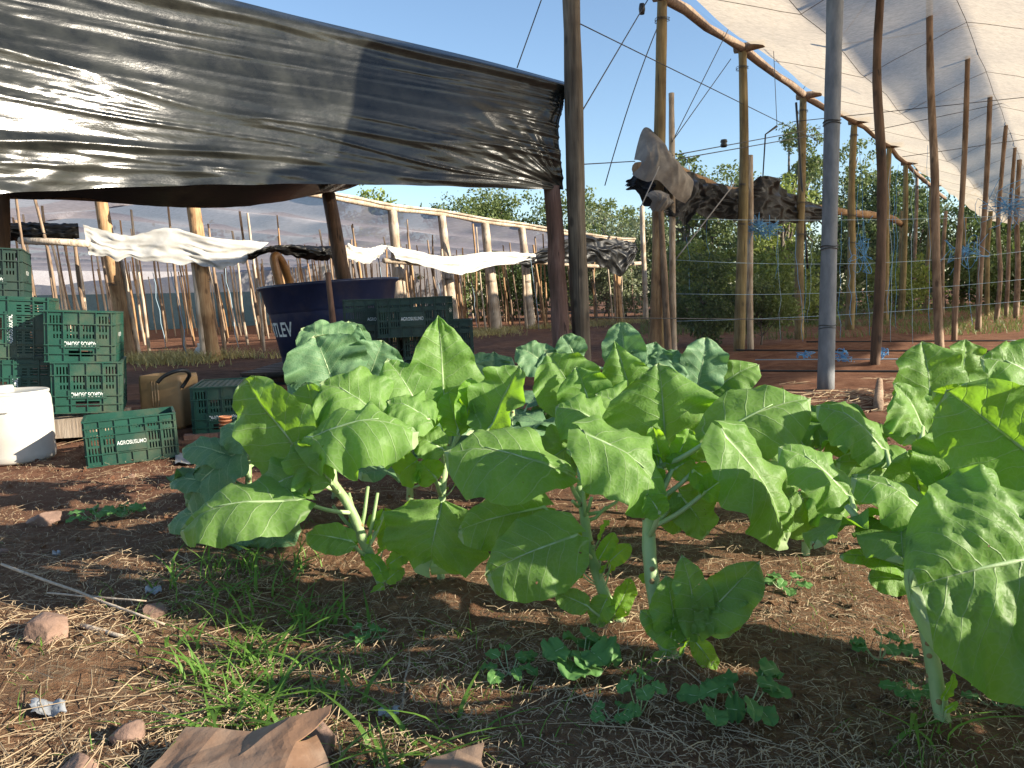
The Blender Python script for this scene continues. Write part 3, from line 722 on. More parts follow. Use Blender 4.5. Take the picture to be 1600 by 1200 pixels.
# dark crates behind the kale
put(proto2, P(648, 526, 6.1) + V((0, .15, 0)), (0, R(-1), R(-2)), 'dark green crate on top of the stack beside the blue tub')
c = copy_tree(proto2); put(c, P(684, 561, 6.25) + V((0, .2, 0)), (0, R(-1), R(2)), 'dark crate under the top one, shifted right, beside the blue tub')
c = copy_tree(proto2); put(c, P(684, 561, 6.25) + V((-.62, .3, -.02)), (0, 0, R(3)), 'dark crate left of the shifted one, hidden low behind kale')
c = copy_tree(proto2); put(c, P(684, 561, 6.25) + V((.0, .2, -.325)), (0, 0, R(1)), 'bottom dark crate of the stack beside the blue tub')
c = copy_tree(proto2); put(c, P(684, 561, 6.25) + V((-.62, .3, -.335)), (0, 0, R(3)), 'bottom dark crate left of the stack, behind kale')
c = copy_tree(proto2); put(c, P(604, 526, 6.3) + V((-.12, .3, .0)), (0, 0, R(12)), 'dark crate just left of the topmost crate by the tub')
# ------------------------------------------------------------------ blue tub on pallet
M['tub'] = plastic('blue_tub_plastic', (.012, .019, .058), (.018, .028, .08), .42, (.16, .12, .1), .3)
DT = 9.35
tc = P(521, 442, DT)
tz = .16
tub = thing('water_tub', 'big round dark blue plastic water tub standing on a black pallet', 'tub', (tc.x, tc.y, tz))
hh = tc.z - tz; r1 = 108 / 1200 * DT
m = MB()
prof = [(0, .02), (r1 * .74, .02), (r1 * .765, .05), (r1 * .80, hh * .35), (r1 * .815, hh * .36), (r1 * .87, hh * .66), (r1 * .885, hh * .68), (r1 * .90, hh * .70), (r1 * .955, hh * .95), (r1 * 1.0, hh * .97), (r1 * 1.005, hh), (r1 * .96, hh * 1.005), (r1 * .93, hh * .985), (r1 * .88, hh * .7), (r1 * .76, .06), (0, .06)]
m.lathe(prof, 72, c=(tc.x, tc.y, tz)); m.build('body', 'tub', tub)
vs, fs = text_mesh('FORTLEV', .235, .004)
xmax = max(v.x for v in vs)
l = MB(); out = []
for v in vs:
    zz = hh * .47 + v.y; rr = r1 * (.815 + .055 * (zz - hh * .36) / (hh * .3)) + .005
    th = -math.pi / 2 - R(27) + (v.x - xmax) * .80 / rr
    out.append(V((tc.x + rr * math.cos(th), tc.y + rr * math.sin(th), tz + zz)))
l.add(out, fs); l.build('lettering', 'letter', tub)
tub.rotation_euler = (0, R(-3.2), 0)
M['pallet_black'] = plastic('black_pallet_plastic', (.012, .011, .01), (.02, .018, .017), .6)
pal = thing('pallet', 'black plastic pallet under the blue tub', 'pallet', (tc.x, tc.y, 0))
m = MB()
for i in range(9): m.box((tc.x, tc.y - .9 + i * .225, .137), (1.72, .17, .03))
m.build('deck', 'pallet_black', pal, smooth=False)
for ix in (-.76, 0, .76):
    for iy in (-.84, 0, .84):
        m = MB(); m.box((tc.x + ix, tc.y + iy, .07), (.2, .2, .10)); m.build('block', 'pallet_black', pal, smooth=False)
m = MB()
for iy in (-.84, 0, .84): m.box((tc.x, tc.y + iy, .011), (1.72, .14, .014))
m.build('skid', 'pallet_black', pal, smooth=False)
post('stake', 'reddish brown stake standing in front of the blue tub', 'stake', P(531, 600, 7.6), P(512, 426, 7.6), .033, .028, 'wood_red', crook=.003)
hz = [P(440, 455, 9.1), P(432, 425, 9.05), P(428, 404, 9.05), P(433, 400, 9.1), P(442, 412, 9.2), P(452, 440, 9.35), P(456, 456, 9.4)]
M['hose'] = mottled('brown_hose', (.2, .09, .03), (.34, .17, .06), 5, .5, .2)
m = MB(); m.tube([smooth_poly(hz, i / 24) for i in range(25)], .05, 12); tag(m.build('suction_hose', 'hose'), 'thick brown hose bent over the rim of the blue tub', 'hose')
# ------------------------------------------------------------------ white drum
M['drum'] = plastic('white_drum_plastic', (.46, .445, .4), (.54, .52, .47), .4, (.35, .2, .1), .25)
dp = G(18, 722); dd = pix(dp)[2]; rr = 54 / 1200 * dd; hD = .425
dr = thing('drum', 'white plastic drum with moulded grip, half out of frame at the left', 'drum', (dp.x, dp.y + rr * .3, 0))
m = MB(); c = (dp.x, dp.y + rr * .3, .0)
m.lathe([(0, .005), (rr * .93, .005), (rr * .985, .02), (rr, .05), (rr * .985, .12), (rr, .13), (rr, hD * .74), (rr * .985, hD * .78), (rr * .985, hD * .86), (rr * .965, hD * .91), (rr * .93, hD * .945), (rr * .93, hD * .955), (rr * .955, hD * .962), (rr * .955, hD * .99), (rr * .93, hD), (rr * .88, hD * .985), (0, hD * .985)], 64, c=c)
m.build('body', 'drum', dr)
m = MB()
for th in (-98, -86, -74):
    a = R(th + 4); m.box((c[0] + (rr + .004) * math.cos(a), c[1] + (rr + .004) * math.sin(a), hD * .83), (.022, .05, .075), Matrix.Rotation(a, 3, 'Z'))
m.build('grip', 'drum', dr, smooth=False)
m = MB(); m.lathe([(0, hD + .03), (.05, hD + .03), (.055, hD + .02), (.055, hD * .985)], 24, c=(c[0] - .06, c[1] + .02, 0)); m.build('cap', 'drum', dr)
# ------------------------------------------------------------------ tan can with hose
M['can'] = plastic('tan_can_plastic', (.33, .195, .085), (.43, .27, .125), .5, (.2, .1, .05), .5)
a, b = G(222, 668), G(292, 676); cc = (a + b) / 2 + V((0, .14, 0)); wd = .34; hc = .40
can = thing('jerrycan', 'tan plastic can with grooved side and cut open top behind the single crate', 'can', (cc.x, cc.y, 0))
m = MB(); rot = Matrix.Rotation(R(-7), 3, 'Z')
def rect(w_, d_, rad, z, n=6):
    out = []
    for q_, (sx, sy) in enumerate(((1, 1), (-1, 1), (-1, -1), (1, -1))):
        for k in range(n + 1):
            a = R(90 * q_ + 90 * k / n); out.append(V((sx * (w_ / 2 - rad) + rad * math.cos(a), sy * (d_ / 2 - rad) + rad * math.sin(a), z)))
    return out
rings = [rect(wd * .94, .24, .03, .005), rect(wd, .26, .03, .03), rect(wd, .26, .03, hc - .03), rect(wd * .97, .25, .03, hc), rect(wd * .93, .23, .03, hc - .003), rect(wd * .92, .22, .03, .05)]
vs = [V((cc.x, cc.y, 0)) + rot @ v for rg in rings for v in rg]; k = len(rings[0])
m.add(vs, [(i * k + j, i * k + (j + 1) % k, (i + 1) * k + (j + 1) % k, (i + 1) * k + j) for i in range(5) for j in range(k)] + [tuple(range(k))[::-1], tuple(5 * k + j for j in range(k))])
m.build('body', 'can', can)
m = MB()
for i in range(3): m.box(V((cc.x, cc.y, 0)) + rot @ V((-.055 + i * .022, -.131, hc * .5)), (.010, .012, hc * .8), rot)
m.build('groove_rib', 'can', can)
m = MB(); hp = [P(246, 598, 5.45), P(256, 588, 5.45), P(275, 580, 5.45), P(290, 579, 5.5), P(296, 586, 5.55), P(290, 597, 5.6), P(284, 606, 5.6)]
m.tube([smooth_poly(hp, i / 24) for i in range(25)], .014, 8); tag(m.build('hose_loop', 'rubber'), 'black hose loop sticking out of the tan can', 'hose')
# plank and pallet wood below the stacked crates
m = MB(); a = P(40, 674, 5.15); b = P(138, 668, 5.15)
m.box((a + b) / 2 + V((-.3, .25, -.01)), ((b - a).length + .7, .5, .125), Matrix.Rotation(R(-2), 3, 'Y'))
tag(m.build('plank', 'wood_pale', smooth=False), 'dirty pale wooden beam under the crate stacks', 'plank')
m = MB(); a = G(290, 682, .02); b = G(420, 672, .02); m.box((a + b) / 2 + V((0, -.02, 0)), ((b - a).length, .1, .03), Matrix.Rotation(base_ang(a, b), 3, 'Z'))
tag(m.build('plank', 'wood_red', smooth=False), 'thin reddish board in front of the upside-down crate', 'plank')
# terracotta pot stack, on the upside down crate's corner board
M['terracotta'] = mottled('terracotta', (.38, .14, .06), (.5, .2, .09), 8, .8, .2)
pc = P(353, 672, 4.9); pots = thing('flower_pot', 'small stack of terracotta pots in front of the upside-down crate', 'pots', tuple(pc))
m = MB()
for k in range(4): z = k * .022; m.lathe([(0, z), (.028, z), (.034, z + .014), (.040, z + .014), (.041, z + .024), (.036, z + .024), (.03, z + .01), (0, z + .008)], 24, c=pc)
m.build('pot', 'terracotta', pots)
m = MB(); m.lathe([(.036, -.30), (.05, -.29), (.05, -.02), (0, -.001)], 16, c=pc); tag(m.build('wooden_peg', 'wood_red'), 'wooden peg carrying the terracotta pots', 'peg')
# white bottle
bp_ = G(313, 561); m = MB()
bo = thing('bottle', 'white plastic bottle at the foot of the split orange post', 'bottle', tuple(bp_))
m.lathe([(0, 0), (.075, .0), (.085, .02), (.085, .14), (.06, .19), (.03, .215), (.03, .24), (0, .24)], 24, c=bp_); m.build('body', 'drum', bo)
m = MB(); m.lathe([(.036, .235), (.036, .27), (0, .272)], 16, c=bp_); m.build('cap', 'drum', bo)
# ------------------------------------------------------------------ stones, card, litter
M['stone'] = mottled('reddish_stone', (.14, .085, .06), (.27, .17, .125), 9, .9, .6, .012)
def stone(name, label, px, w_, h_, sd, cat='stone'):
    bm = bmesh.new(); bmesh.ops.create_icosphere(bm, subdivisions=5, radius=1)
    c = gg(*px)
    q5 = random.Random(sd); pls = []
    for _ in range(15):
        n5 = V((q5.gauss(0, 1), q5.gauss(0, 1), q5.gauss(0, .8))).normalized(); pls.append((n5, q5.uniform(.55, .82)))
    for v in bm.verts:
        p = v.co.copy()
        for n5, d5 in pls:
            e5 = p.dot(n5) - d5
            if e5 > 0: p -= n5 * e5 * .93
        p *= 1 + .03 * noise.noise(p * 5 + V((sd, 0, 0))) + .02 * noise.noise(p * 14)
        v.co = V((p.x * w_ * .62, p.y * w_ * .5, p.z * h_ * .62 + h_ * .3))
    me = bpy.data.meshes.new(name); bm.to_mesh(me); bm.free(); me.materials.append(M['stone'])
    me.polygons.foreach_set('use_smooth', [True] * len(me.polygons))
    o = bpy.data.objects.new(name, me); COL.objects.link(o); o.location = c; o.rotation_euler = (0, 0, sd)
    return tag(o, label, cat)
stone('stone', 'reddish brown stone at the left edge with straw lying over it', (80, 990), .115, .085, 1.3)
stone('stone', 'flat angular stone beside the green weeds at the left', (72, 815), .13, .06, 4.1)
stone('stone', 'grey stone half hidden in straw below the white scrap', (240, 955), .09, .045, 2.2)
stone('stone', 'dark red earth clod beside the cardboard at the lower left', (205, 1140), .075, .05, 6.2, 'clod')
stone('stone', 'pinkish flat stone at the bottom edge', (120, 1195), .11, .035, 8.4)
stone('stone', 'dark red clod behind the cardboard stick', (500, 1150), .1, .06, 5.2, 'clod')
stone('stone', 'small stone in the shade at the left edge', (5, 862), .04, .03, 3.2)
stone('stone', 'brick red stone lying among soil crumbs near the crate', (205, 745), .04, .03, 9.2)
M['card'] = mottled('brown_card', (.15, .095, .062), (.25, .165, .11), 5, .85, .35, .01, c=(.19, .105, .06))
def paper(name, label, cat, poly, mat, zf, nu=26, nv=18, amp=.02, sd=0):
    A_, B_, C_, D_ = [G(*p) for p in poly]
    def fn(u, v):
        p = A_.lerp(B_, u).lerp(D_.lerp(C_, u), v)
        p.z = max(gz(p.x, p.y) + .006, gz(p.x, p.y) + .012 + zf(u, v) + amp * fold(u * 2.4, v * 2.2, sd) * .6 + amp * .5 * noise.noise(V((u * 5, v * 5, sd))))
        w5 = .02 if amp > .0095 else .006
        p.x += w5 * noise.noise(V((u * 6, v * 6, sd + 3))); p.y += w5 * noise.noise(V((v * 6, u * 6, sd + 8)))
        return p
    m = MB(); m.grid(fn, nu, nv); o = m.build(name, mat, loc=A_)
    return tag(o, label, cat)
def card(name, label, cat, pts, faces, mat='card'):
    """stiff sheet folded along straight creases: subdivided facets with slight dents"""
    bm = bmesh.new(); c0 = V(pts[0]); vs = [bm.verts.new(V(p) - c0) for p in pts]
    for f in faces: bm.faces.new([vs[i] for i in f])
    bmesh.ops.triangulate(bm, faces=bm.faces[:])
    bmesh.ops.subdivide_edges(bm, edges=bm.edges[:], cuts=9, use_grid_fill=True)
    for v in bm.verts:
        q5 = v.co + c0; v.co += V((noise.noise(q5 * 14) * .003, noise.noise(q5 * 15 + V((9, 0, 0))) * .003, .007 * noise.noise(q5 * 9) + .005 * fold(q5.x * 11, q5.y * 5, 3) + .002 * noise.noise(q5 * 40)))
    me = bpy.data.meshes.new(name); bm.to_mesh(me); bm.free(); me.materials.append(M[mat])
    o = bpy.data.objects.new(name, me); COL.objects.link(o); o.location = c0
    so5 = o.modifiers.new('thickness', 'SOLIDIFY'); so5.thickness = .0025
    return tag(o, label, cat)
def gp(x, y, z): p = G(x, y, z); return p
card('cardboard', 'crumpled brown cardboard sheet with a pointed flap, at the bottom edge', 'cardboard',
     [gp(292, 1140, .03), gp(395, 1146, .04), gp(372, 1186, .045), gp(222, 1215, .016), gp(200, 1260, .015), gp(420, 1260, .05), gp(455, 1122, .075), gp(462, 1165, .06), gp(540, 1262, .02), gp(495, 1150, .045), gp(518, 1105, .085), gp(515, 1120, .08)],
     [(0, 1, 2, 3), (3, 2, 5, 4), (1, 6, 7, 2), (2, 7, 8, 5), (7, 9, 8), (6, 10, 11, 7)])
card('cardboard', 'torn brown paper scrap at the bottom edge right of the cardboard sheet', 'paper',
     [gp(672, 1192, .014), gp(715, 1178, .022), gp(756, 1166, .03), gp(752, 1192, .022), gp(775, 1240, .012), gp(640, 1240, .012), gp(705, 1205, .026)], [(0, 1, 6), (1, 2, 3, 6), (6, 3, 4, 5), (0, 6, 5)])
M['litter'] = mottled('white_litter', (.13, .135, .14), (.3, .31, .32), 14, .5, .3)
for k, (x, y, wx, lb) in enumerate(((75, 1104, 34, 'crumpled pale plastic scrap in the straw at lower left'), (607, 1112, 20, 'small crumpled foil scrap in the grass'), (240, 925, 16, 'white scrap on top of the grey stone'), (295, 722, 26, 'white scrap near the single crate, behind bluish leaves'), (355, 848, 34, 'pale flat scrap beneath the left kale'), (88, 866, 8, 'tiny blue grey scrap on the soil'))):
    wx *= .8; paper('litter', lb, 'litter', [(x - wx, y - wx * .35), (x + wx, y - wx * .45), (x + wx, y + wx * .3), (x - wx, y + wx * .4)], 'litter', lambda u, v: .004 * math.sin(u * 9) + .004 * math.sin(v * 7), 14, 10, .009, k + 20)
def stick(label, a, b, r, mat='straw', za=.02, zb=.02, name='straw_stalk'):
    a = gg(*a) + V((0, 0, za)); b = gg(*b) + V((0, 0, zb)); m = MB(); m.tube(jag(a, b, 6, .003, r * 1000), [r, r * 1.15, r, r, r * .9, r * .85, r * .7], 7)
    tag(m.build(name, mat, loc=a), label, 'stalk')
stick('long pale straw stalk lying from the left edge into the grass', (5, 908), (258, 982), .0045, 'wood_pale', .06, .03)
stick('forked pale straw stalk below the long one', (75, 935), (230, 960), .003, 'wood_pale', .03, .05)
stick('thick dry stalk below the grey stone', (128, 975), (196, 990), .007, 'wood_pale', .01, .01)
stick('thin upright dry twig in the grass, centre bottom', (628, 1098), (640, 1030), .003, 'wood_pale', 0, .02)
stick('pale broken stick end on the cardboard', (395, 1198), (430, 1178), .007, 'wood_pale', .06, .08)
stick('grey wooden peg lying beyond the kale near the grey pole', (1372, 640), (1374, 612), .035, 'wood', .02, .1, 'peg')
# ------------------------------------------------------------------ kale
def leaf_obj(parent, S, B, T, n, hw, arch=.12, cup=.15, wav=.16, shape=0, mat='kale', seed=0, rib=.0055, droop=0.0, nt=30, nv=10, name='leaf', label=None, quilt=1.0, lean=0.0, tipd=0.0):
    B, T, S = V(B), V(T), V(S)
    r = random.Random(seed)
    a = T - B; L = a.length; ax = a / L
    n = (V(n) - ax * V(n).dot(ax)).normalized(); s = ax.cross(n)
    hw = min(hw * (1.14 if hw > .05 else 1.05), L * .95)
    def mid(t): return B + a * t + n * (L * (arch * 4 * t * (1 - t) * (.55 + .45 * t)) ) + s * (L * lean * 4 * t * (1 - t))
    ph = [r.uniform(0, 6.28) for _ in range(8)]; so_ = seed * 3.7
    nl = r.uniform(2.0, 3.1)
    m = MB(); m.uv = []
    for i in range(nt + 1):
        t = i / nt
        P0 = mid(t); e = 1e-3; tg = (mid(min(1, t + e)) - mid(max(0, t - e))).normalized()
        nn = s.cross(tg).normalized()
        if shape == 0: f = math.sin(math.pi * (min(1, max(0, .02 + .98 * t)) ** .86)) ** .52
        elif shape == 1: f = (t / .28) ** .55 if t < .28 else max(0, 1 - ((t - .28) / .72)) ** .8
        else: f = math.sin(math.pi * min(1, max(0, t)) ** 1.25) ** .75
        f *= min(1, (t + .012) / .07) ** .8
        for j in range(-nv, nv + 1):
            v = j / nv; sg = 1 if v >= 0 else -1; av = abs(v)
            lob = 1 + .085 * noise.noise(V((t * 5.5, sg * 4 + so_, 1))) + .022 * noise.noise(V((t * 17, sg * 4 + so_, 7))) + .008 * noise.noise(V((t * 45, sg * 4 + so_, 3)))
            x = hw * f * lob * v
            c = cup * (1 + .5 * noise.noise(V((so_, sg, t * 1.5))))
            z = hw * f * (c * av ** 1.8)
            w_ = av ** 2.1 * min(1, f + .15)
            z += hw * wav * w_ * (math.sin(t * math.pi * 2 * nl + ph[0 if sg > 0 else 1]) + .5 * math.sin(t * 6.28 * 4.3 + ph[2 if sg > 0 else 3]))
            z += hw * .03 * av ** 4 * math.sin(t * 6.28 * 9 + ph[4 if sg > 0 else 5])
            y = x / L
            q_ = (t * 6.2 - abs(y) * 4.6 + sg * .22) % 1.0
            z += quilt * hw * .042 * (math.sin(math.pi * q_) ** .7) * min(1, av * 3.2) * (1 - av ** 5)
            z += hw * .07 * noise.noise(V((t * 4 + so_, v * 2.2, 2)))
            z += quilt * hw * .026 * noise.noise(V((t * 15 + so_, v * 8, 5)))
            z -= hw * .06 * math.exp(-(v * 9) ** 2)
            dn = V((0, 0, -droop * hw * av ** 2.2 * (.4 + .6 * t)))
            dn.z -= tipd * L * max(0, t - .35) ** 2
            p = P0 + s * x * math.cos(min(1.1, abs(c) * av)) + nn * z - ax * (.13 * L * av ** 1.7 * max(0, 1 - t * 1.5)) + dn
            m.v.append(p); m.uv.append((t, .5 + y))
    k = 2 * nv + 1
    for i in range(nt):
        for j in range(k - 1):
            q_ = i * k + j; m.f.append((q_, q_ + k, q_ + k + 1, q_ + 1)); m.mi.append(0)
    # petiole running into the raised midrib
    pts = []; rad = []
    c1 = S.lerp(B, .45) + V((0, 0, -.02)) + (B - S).cross(V((0, 0, 1))) * .03
    for i in range(9):
        t = i / 8; pts.append((S * (1 - t) + c1 * t) * (1 - t) + (c1 * (1 - t) + B * t) * t); rad.append(rib * (1.35 - .35 * t))
    for i in range(1, 13):
        t = .68 * i / 12
        e = 1e-3; tg = (mid(t + e) - mid(max(0, t - e))).normalized(); nn = s.cross(tg).normalized()
        pts.append(mid(t) - nn * (rib * .75 * (1 - t) + hw * .06)); rad.append(rib * (1 - t / .72) ** .8 + .0004)
    o = len(m.v); m.tube(pts, rad, 7, mi=1); m.uv += [(0, .5)] * (len(m.v) - o)
    ob = m.build(name, [mat, 'rib'], parent)
    if label: ob['label'] = label
    return ob
def wn(r, u, t): return V((r, -t, u))
class Plant:
    def __init__(s, label, stem, rad=(.017, .011), mat='kale', d=None, extra=None, group='kale plants in the bed', scars=True):
        """stem: list of (px, py, depth); the first is the foot"""
        pts = [P(*q) if len(q) == 3 else V(q[:3]) for q in stem]
        pts[0].z = gz(pts[0].x, pts[0].y) - .015
        s.pts = pts; s.mat = mat; s.k = 0; s.seed = rng.randint(1, 9999)
        s.t = thing('kale_plant', label, 'kale', (pts[0].x, pts[0].y, 0), group)
        m = MB(); K = 22; pl = []; rd = []
        r = random.Random(s.seed)
        for i in range(K + 1):
            t = i / K; p = smooth_poly(pts, t); pl.append(p)
            rd.append((rad[0] + (rad[1] - rad[0]) * t) * (1 + .07 * (i % 3 == 0)) * (1.2 if i == 0 else 1))
        m.tube(pl, rd, 12)
        for i in range(1, K if scars else 0):       # scars of picked leaves
            if r.random() < .6:
                a = r.uniform(0, 6.28); d_ = V((math.cos(a), math.sin(a), .2)); m.tube([pl[i] + d_ * rd[i] * .6, pl[i] + d_ * (rd[i] + .002)], [rd[i] * .42, rd[i] * .36], 7, mi=1)
        m.build('stem', ['stem', 'scar'], s.t); s.pl = pl; s.rd = rd
    def at(s, B, lo=0.0, dz=.09):
        c = [p for i, p in enumerate(s.pl) if i / len(s.pl) >= lo]
        return min(c, key=lambda p: abs(p.z - (B.z - dz)) + .15 * (p - B).length)
    def leaf(s, b, t, n, hw, d, arch=.12, cup=.15, dt=None, **kw):
        s.k += 1
        B = P(b[0], b[1], d); T = P(t[0], t[1], d if dt is None else dt)
        L = (T - B).length
        kw.setdefault('droop', .22 if n[1] > .4 else .05); kw.setdefault('tipd', .2 if n[1] > .55 else .08)
        kw.setdefault('mat', s.mat); kw.setdefault('seed', s.seed + s.k * 17)
        return leaf_obj(s.t, kw.pop('S', None) or s.at(B), B, T, wn(*n), hw / 1200 * d, arch, cup, **kw)
    def shoots(s, cnt, h0, h1, seed=0):
        r = random.Random(s.seed + seed)
        for i in range(cnt):
            h = r.uniform(h0, h1); p = min(s.pl, key=lambda q: abs(q.z - h)); a = r.uniform(0, 6.28)
            dr = V((math.cos(a), math.sin(a), 0)); sz = r.uniform(.018, .036); B = p + dr * r.uniform(.02, .055) + V((0, 0, r.uniform(.0, .05)))
            s.k += 1; leaf_obj(s.t, p, B, B + dr * sz * 1.1 + V((0, 0, sz * r.uniform(.3, 1.7))), V((0, -.5, .7)) - dr * .4, sz * .62, .1, .15, mat='kale_young', seed=s.seed + s.k * 7, nt=12, nv=4, rib=.0016)
    def fill(s, cnt, h0, h1, size=.1, out=.13, mat=None, drp=.5, az=None):
        r = random.Random(s.seed + 99)
        for i in range(cnt):
            s.k += 1
            h = r.uniform(h0, h1); p = min(s.pl, key=lambda q: abs(q.z - h))
            a = r.uniform(0, 6.28) if az is None else r.uniform(*az)
            dr = V((math.cos(a), math.sin(a), 0)); o_ = out * r.uniform(.7, 1.3); sz = size * r.uniform(.75, 1.25)
            B = p + dr * o_ + V((0, 0, o_ * .5)); T = B + dr * sz * 1.8 + V((0, 0, sz * (.5 - drp * r.uniform(.3, 2.2))))
            n = V((0, 0, 1)) - dr * .2 + V((r.uniform(-.4, .4), r.uniform(-.4, .4), 0))
            leaf_obj(s.t, p, B, T, n, sz, .14, .1, mat=mat or s.mat, seed=s.seed + s.k * 13, droop=.15, nt=20, nv=7, rib=.0042)
# ---- P1, left
p = Plant('leftmost front kale, stem leaning left, with low leaves spread over the grass', [(602, 932, 2.4), (570, 850, 2.38), (545, 790, 2.36), (508, 735, 2.38), (490, 690, 2.4)])
p.leaf((488, 728), (382, 585), (-.45, .25, .8), 60, 2.32, .10, .12, seed=11, wav=.14)
p.leaf((520, 712), (478, 592), (-.35, .2, .9), 42, 2.42, .1, .2)
p.leaf((470, 782), (282, 812), (.1, .75, .6), 52, 2.2, .16, -.25, wav=.12)
p.leaf((478, 735), (392, 778), (-.1, .6, .8), 42, 2.25, .12, -.1)
p.leaf((512, 745), (455, 690), (-.6, .35, .6), 34, 2.22, .12, .35, wav=.3)
p.leaf((480, 684), (652, 662), (.25, .8, .55), 62, 2.2, .2, -.45, wav=.22, droop=.25)
p.leaf((596, 650), (500, 588), (.0, .6, .75), 58, 2.4, .14, -.1)
p.leaf((665, 655), (604, 556), (.25, .55, .8), 44, 2.5, .1, .1)
p.leaf((672, 655), (606, 622), (.1, .75, .6), 42, 2.42, .14, -.2)
p.leaf((548, 845), (478, 832), (0, .5, .85), 24, 2.3, .1)
p.leaf((600, 800), (606, 850), (.3, .3, .9), 18, 2.5, mat='kale_young')
for b, t, h in (((596, 890), (570, 862), 12), ((606, 905), (632, 885), 13), ((598, 915), (580, 935), 9), ((606, 922), (622, 940), 10), ((610, 880), (640, 862), 14), ((590, 880), (600, 905), 12)): p.leaf(b, t, (0, .6, .8), h, 2.34, mat='kale_young', nt=14, nv=5, rib=.002)
p.shoots(10, .03, .25)
for a, b in (((560, 850), (545, 770)), ((575, 850), (590, 770)), ((555, 830), (520, 790)), ((565, 835), (575, 760))):
    m = MB(); e = P(b[0], b[1], 2.39); q5 = P(a[0], a[1], 2.39); q5 = min(p.pl, key=lambda z: (z - q5).length); m.tube([q5, q5.lerp(e, .5) + V((0, 0, -.012)), e], [.007, .006, .005], 8); m.build('cut_stalk', 'stem', p.t)
# ---- P2
p = Plant('front kale second from left, topped by a tall pointed leaf', [(690, 928, 2.42), (688, 850, 2.45), (692, 760, 2.5), (700, 690, 2.52), (700, 650, 2.55)], (.013, .011))
p.leaf((694, 622), (684, 488), (.25, .3, .9), 60, 2.55, .08, .06, shape=1, seed=5, wav=.1, quilt=.8)
p.leaf((728, 660), (736, 588), (.3, .3, .9), 24, 2.5, .1, .3, mat='kale_young')
p.leaf((716, 672), (700, 610), (-.2, .3, .9), 24, 2.5, .1, .3, mat='kale_young')
p.leaf((766, 668), (812, 568), (-.45, .1, .85), 44, 2.48, .06, .5, wav=.25)
p.leaf((760, 660), (740, 600), (.5, .2, .8), 22, 2.52, .1, .4)
p.leaf((690, 786), (672, 880), (-.05, .45, .9), 78, 2.25, .2, -.12, shape=0, wav=.14)
p.leaf((650, 720), (622, 742), (-.3, .5, .8), 30, 2.42, mat='kale_young')
p.leaf((680, 745), (655, 720), (-.2, .5, .8), 24, 2.4, mat='kale_young')
p.leaf((690, 700), (648, 680), (-.4, .6, .6), 26, 2.45)
p.leaf((690, 885), (738, 865), (.1, .6, .8), 14, 2.38, nt=14, nv=5, rib=.002)
p.leaf((685, 880), (660, 860), (.1, .6, .8), 12, 2.38, nt=14, nv=5, rib=.002)
p.shoots(8, .04, .3)
# ---- P3
p = Plant('front kale in the middle with cut stalks and drooping leaves on its left', [(972, 1005, 2.02), (945, 930, 2.04), (922, 860, 2.06), (912, 800, 2.08), (905, 760, 2.1)])
p.leaf((885, 738), (694, 690), (.15, .72, .66), 68, 2.05, .12, -.22, shape=2, seed=21, wav=.14)
p.leaf((850, 792), (716, 824), (0, .45, .9), 40, 2.12, .1, -.1)
p.leaf((900, 836), (760, 892), (.05, .5, .85), 60, 1.95, .14, -.2, wav=.12)
p.leaf((915, 945), (868, 925), (0, .5, .85), 19, 1.98, .1, .1, rib=.003)
p.leaf((955, 875), (985, 848), (.2, .5, .8), 14, 2.0, mat='kale_young', rib=.002)
p.leaf((938, 870), (960, 830), (.2, .4, .8), 12, 2.0, mat='kale_young', rib=.002)
p.leaf((960, 960), (985, 900), (.3, .3, .9), 18, 2.0, mat='kale_young', rib=.002)
p.leaf((948, 935), (930, 975), (-.2, .4, .9), 20, 2.0, rib=.002)
p.leaf((900, 690), (838, 735), (-.2, .5, .8), 40, 2.3)
p.leaf((945, 665), (868, 628), (-.05, .7, .7), 46, 2.25, .14, -.2)
p.leaf((905, 625), (855, 548), (-.2, .5, .85), 48, 2.5)
p.leaf((925, 640), (900, 570), (-.2, .5, .8), 40, 2.45)
p.leaf((985, 612), (960, 528), (-.25, .55, .8), 44, 2.5, .12, -.1, shape=1)
p.leaf((990, 650), (930, 610), (0, .75, .6), 40, 2.4)
for dx, a in ((-25, 60), (5, 66), (28, 52), (-8, 75), (45, 60)):
    m = MB(); b = p.pl[15 + (dx % 4)]; e = P(920 + dx, 860 - a, 2.06 + dx * .001); m.tube([b, b.lerp(e, .5) + V((0, 0, .004)), e + V((0, 0, .03))], [.006, .005, .0045], 8); m.build('cut_stalk', 'stem', p.t)
p.shoots(9, .05, .35)
# ---- P4
p = Plant('thick-stemmed front kale in the middle with bushy side shoots at its foot', [(1050, 1058, 1.84), (1030, 970, 1.88), (1015, 870, 1.92), (1016, 790, 1.95), (1030, 730, 1.98)], (.02, .014))
p.leaf((908, 672), (1040, 772), (.2, .7, .66), 66, 1.9, .2, -.3, seed=31, wav=.16, S=P(1000, 800, 1.93))
p.leaf((1082, 700), (1266, 606), (-.15, .6, .8), 56, 2.0, .1, -.12, seed=37, wav=.14, shape=2)
p.leaf((1040, 694), (1030, 562), (-.15, .5, .85), 84, 2.15, .14, -.12, seed=33)
p.leaf((1033, 722), (1020, 664), (-.2, .2, .9), 18, 1.98, .1, .4, mat='kale_young', wav=.3)
p.leaf((1055, 722), (1078, 668), (.1, .2, .9), 22, 1.98, .1, .35, mat='kale_young', wav=.3)
p.leaf((1020, 725), (985, 690), (-.2, .5, .8), 20, 1.98, mat='kale_young')
p.leaf((1050, 735), (1085, 715), (.1, .6, .8), 24, 1.95, mat='kale_young')
p.leaf((1128, 672), (1228, 836), (.45, .45, .75), 62, 1.88, .14, -.25, seed=35, wav=.2)
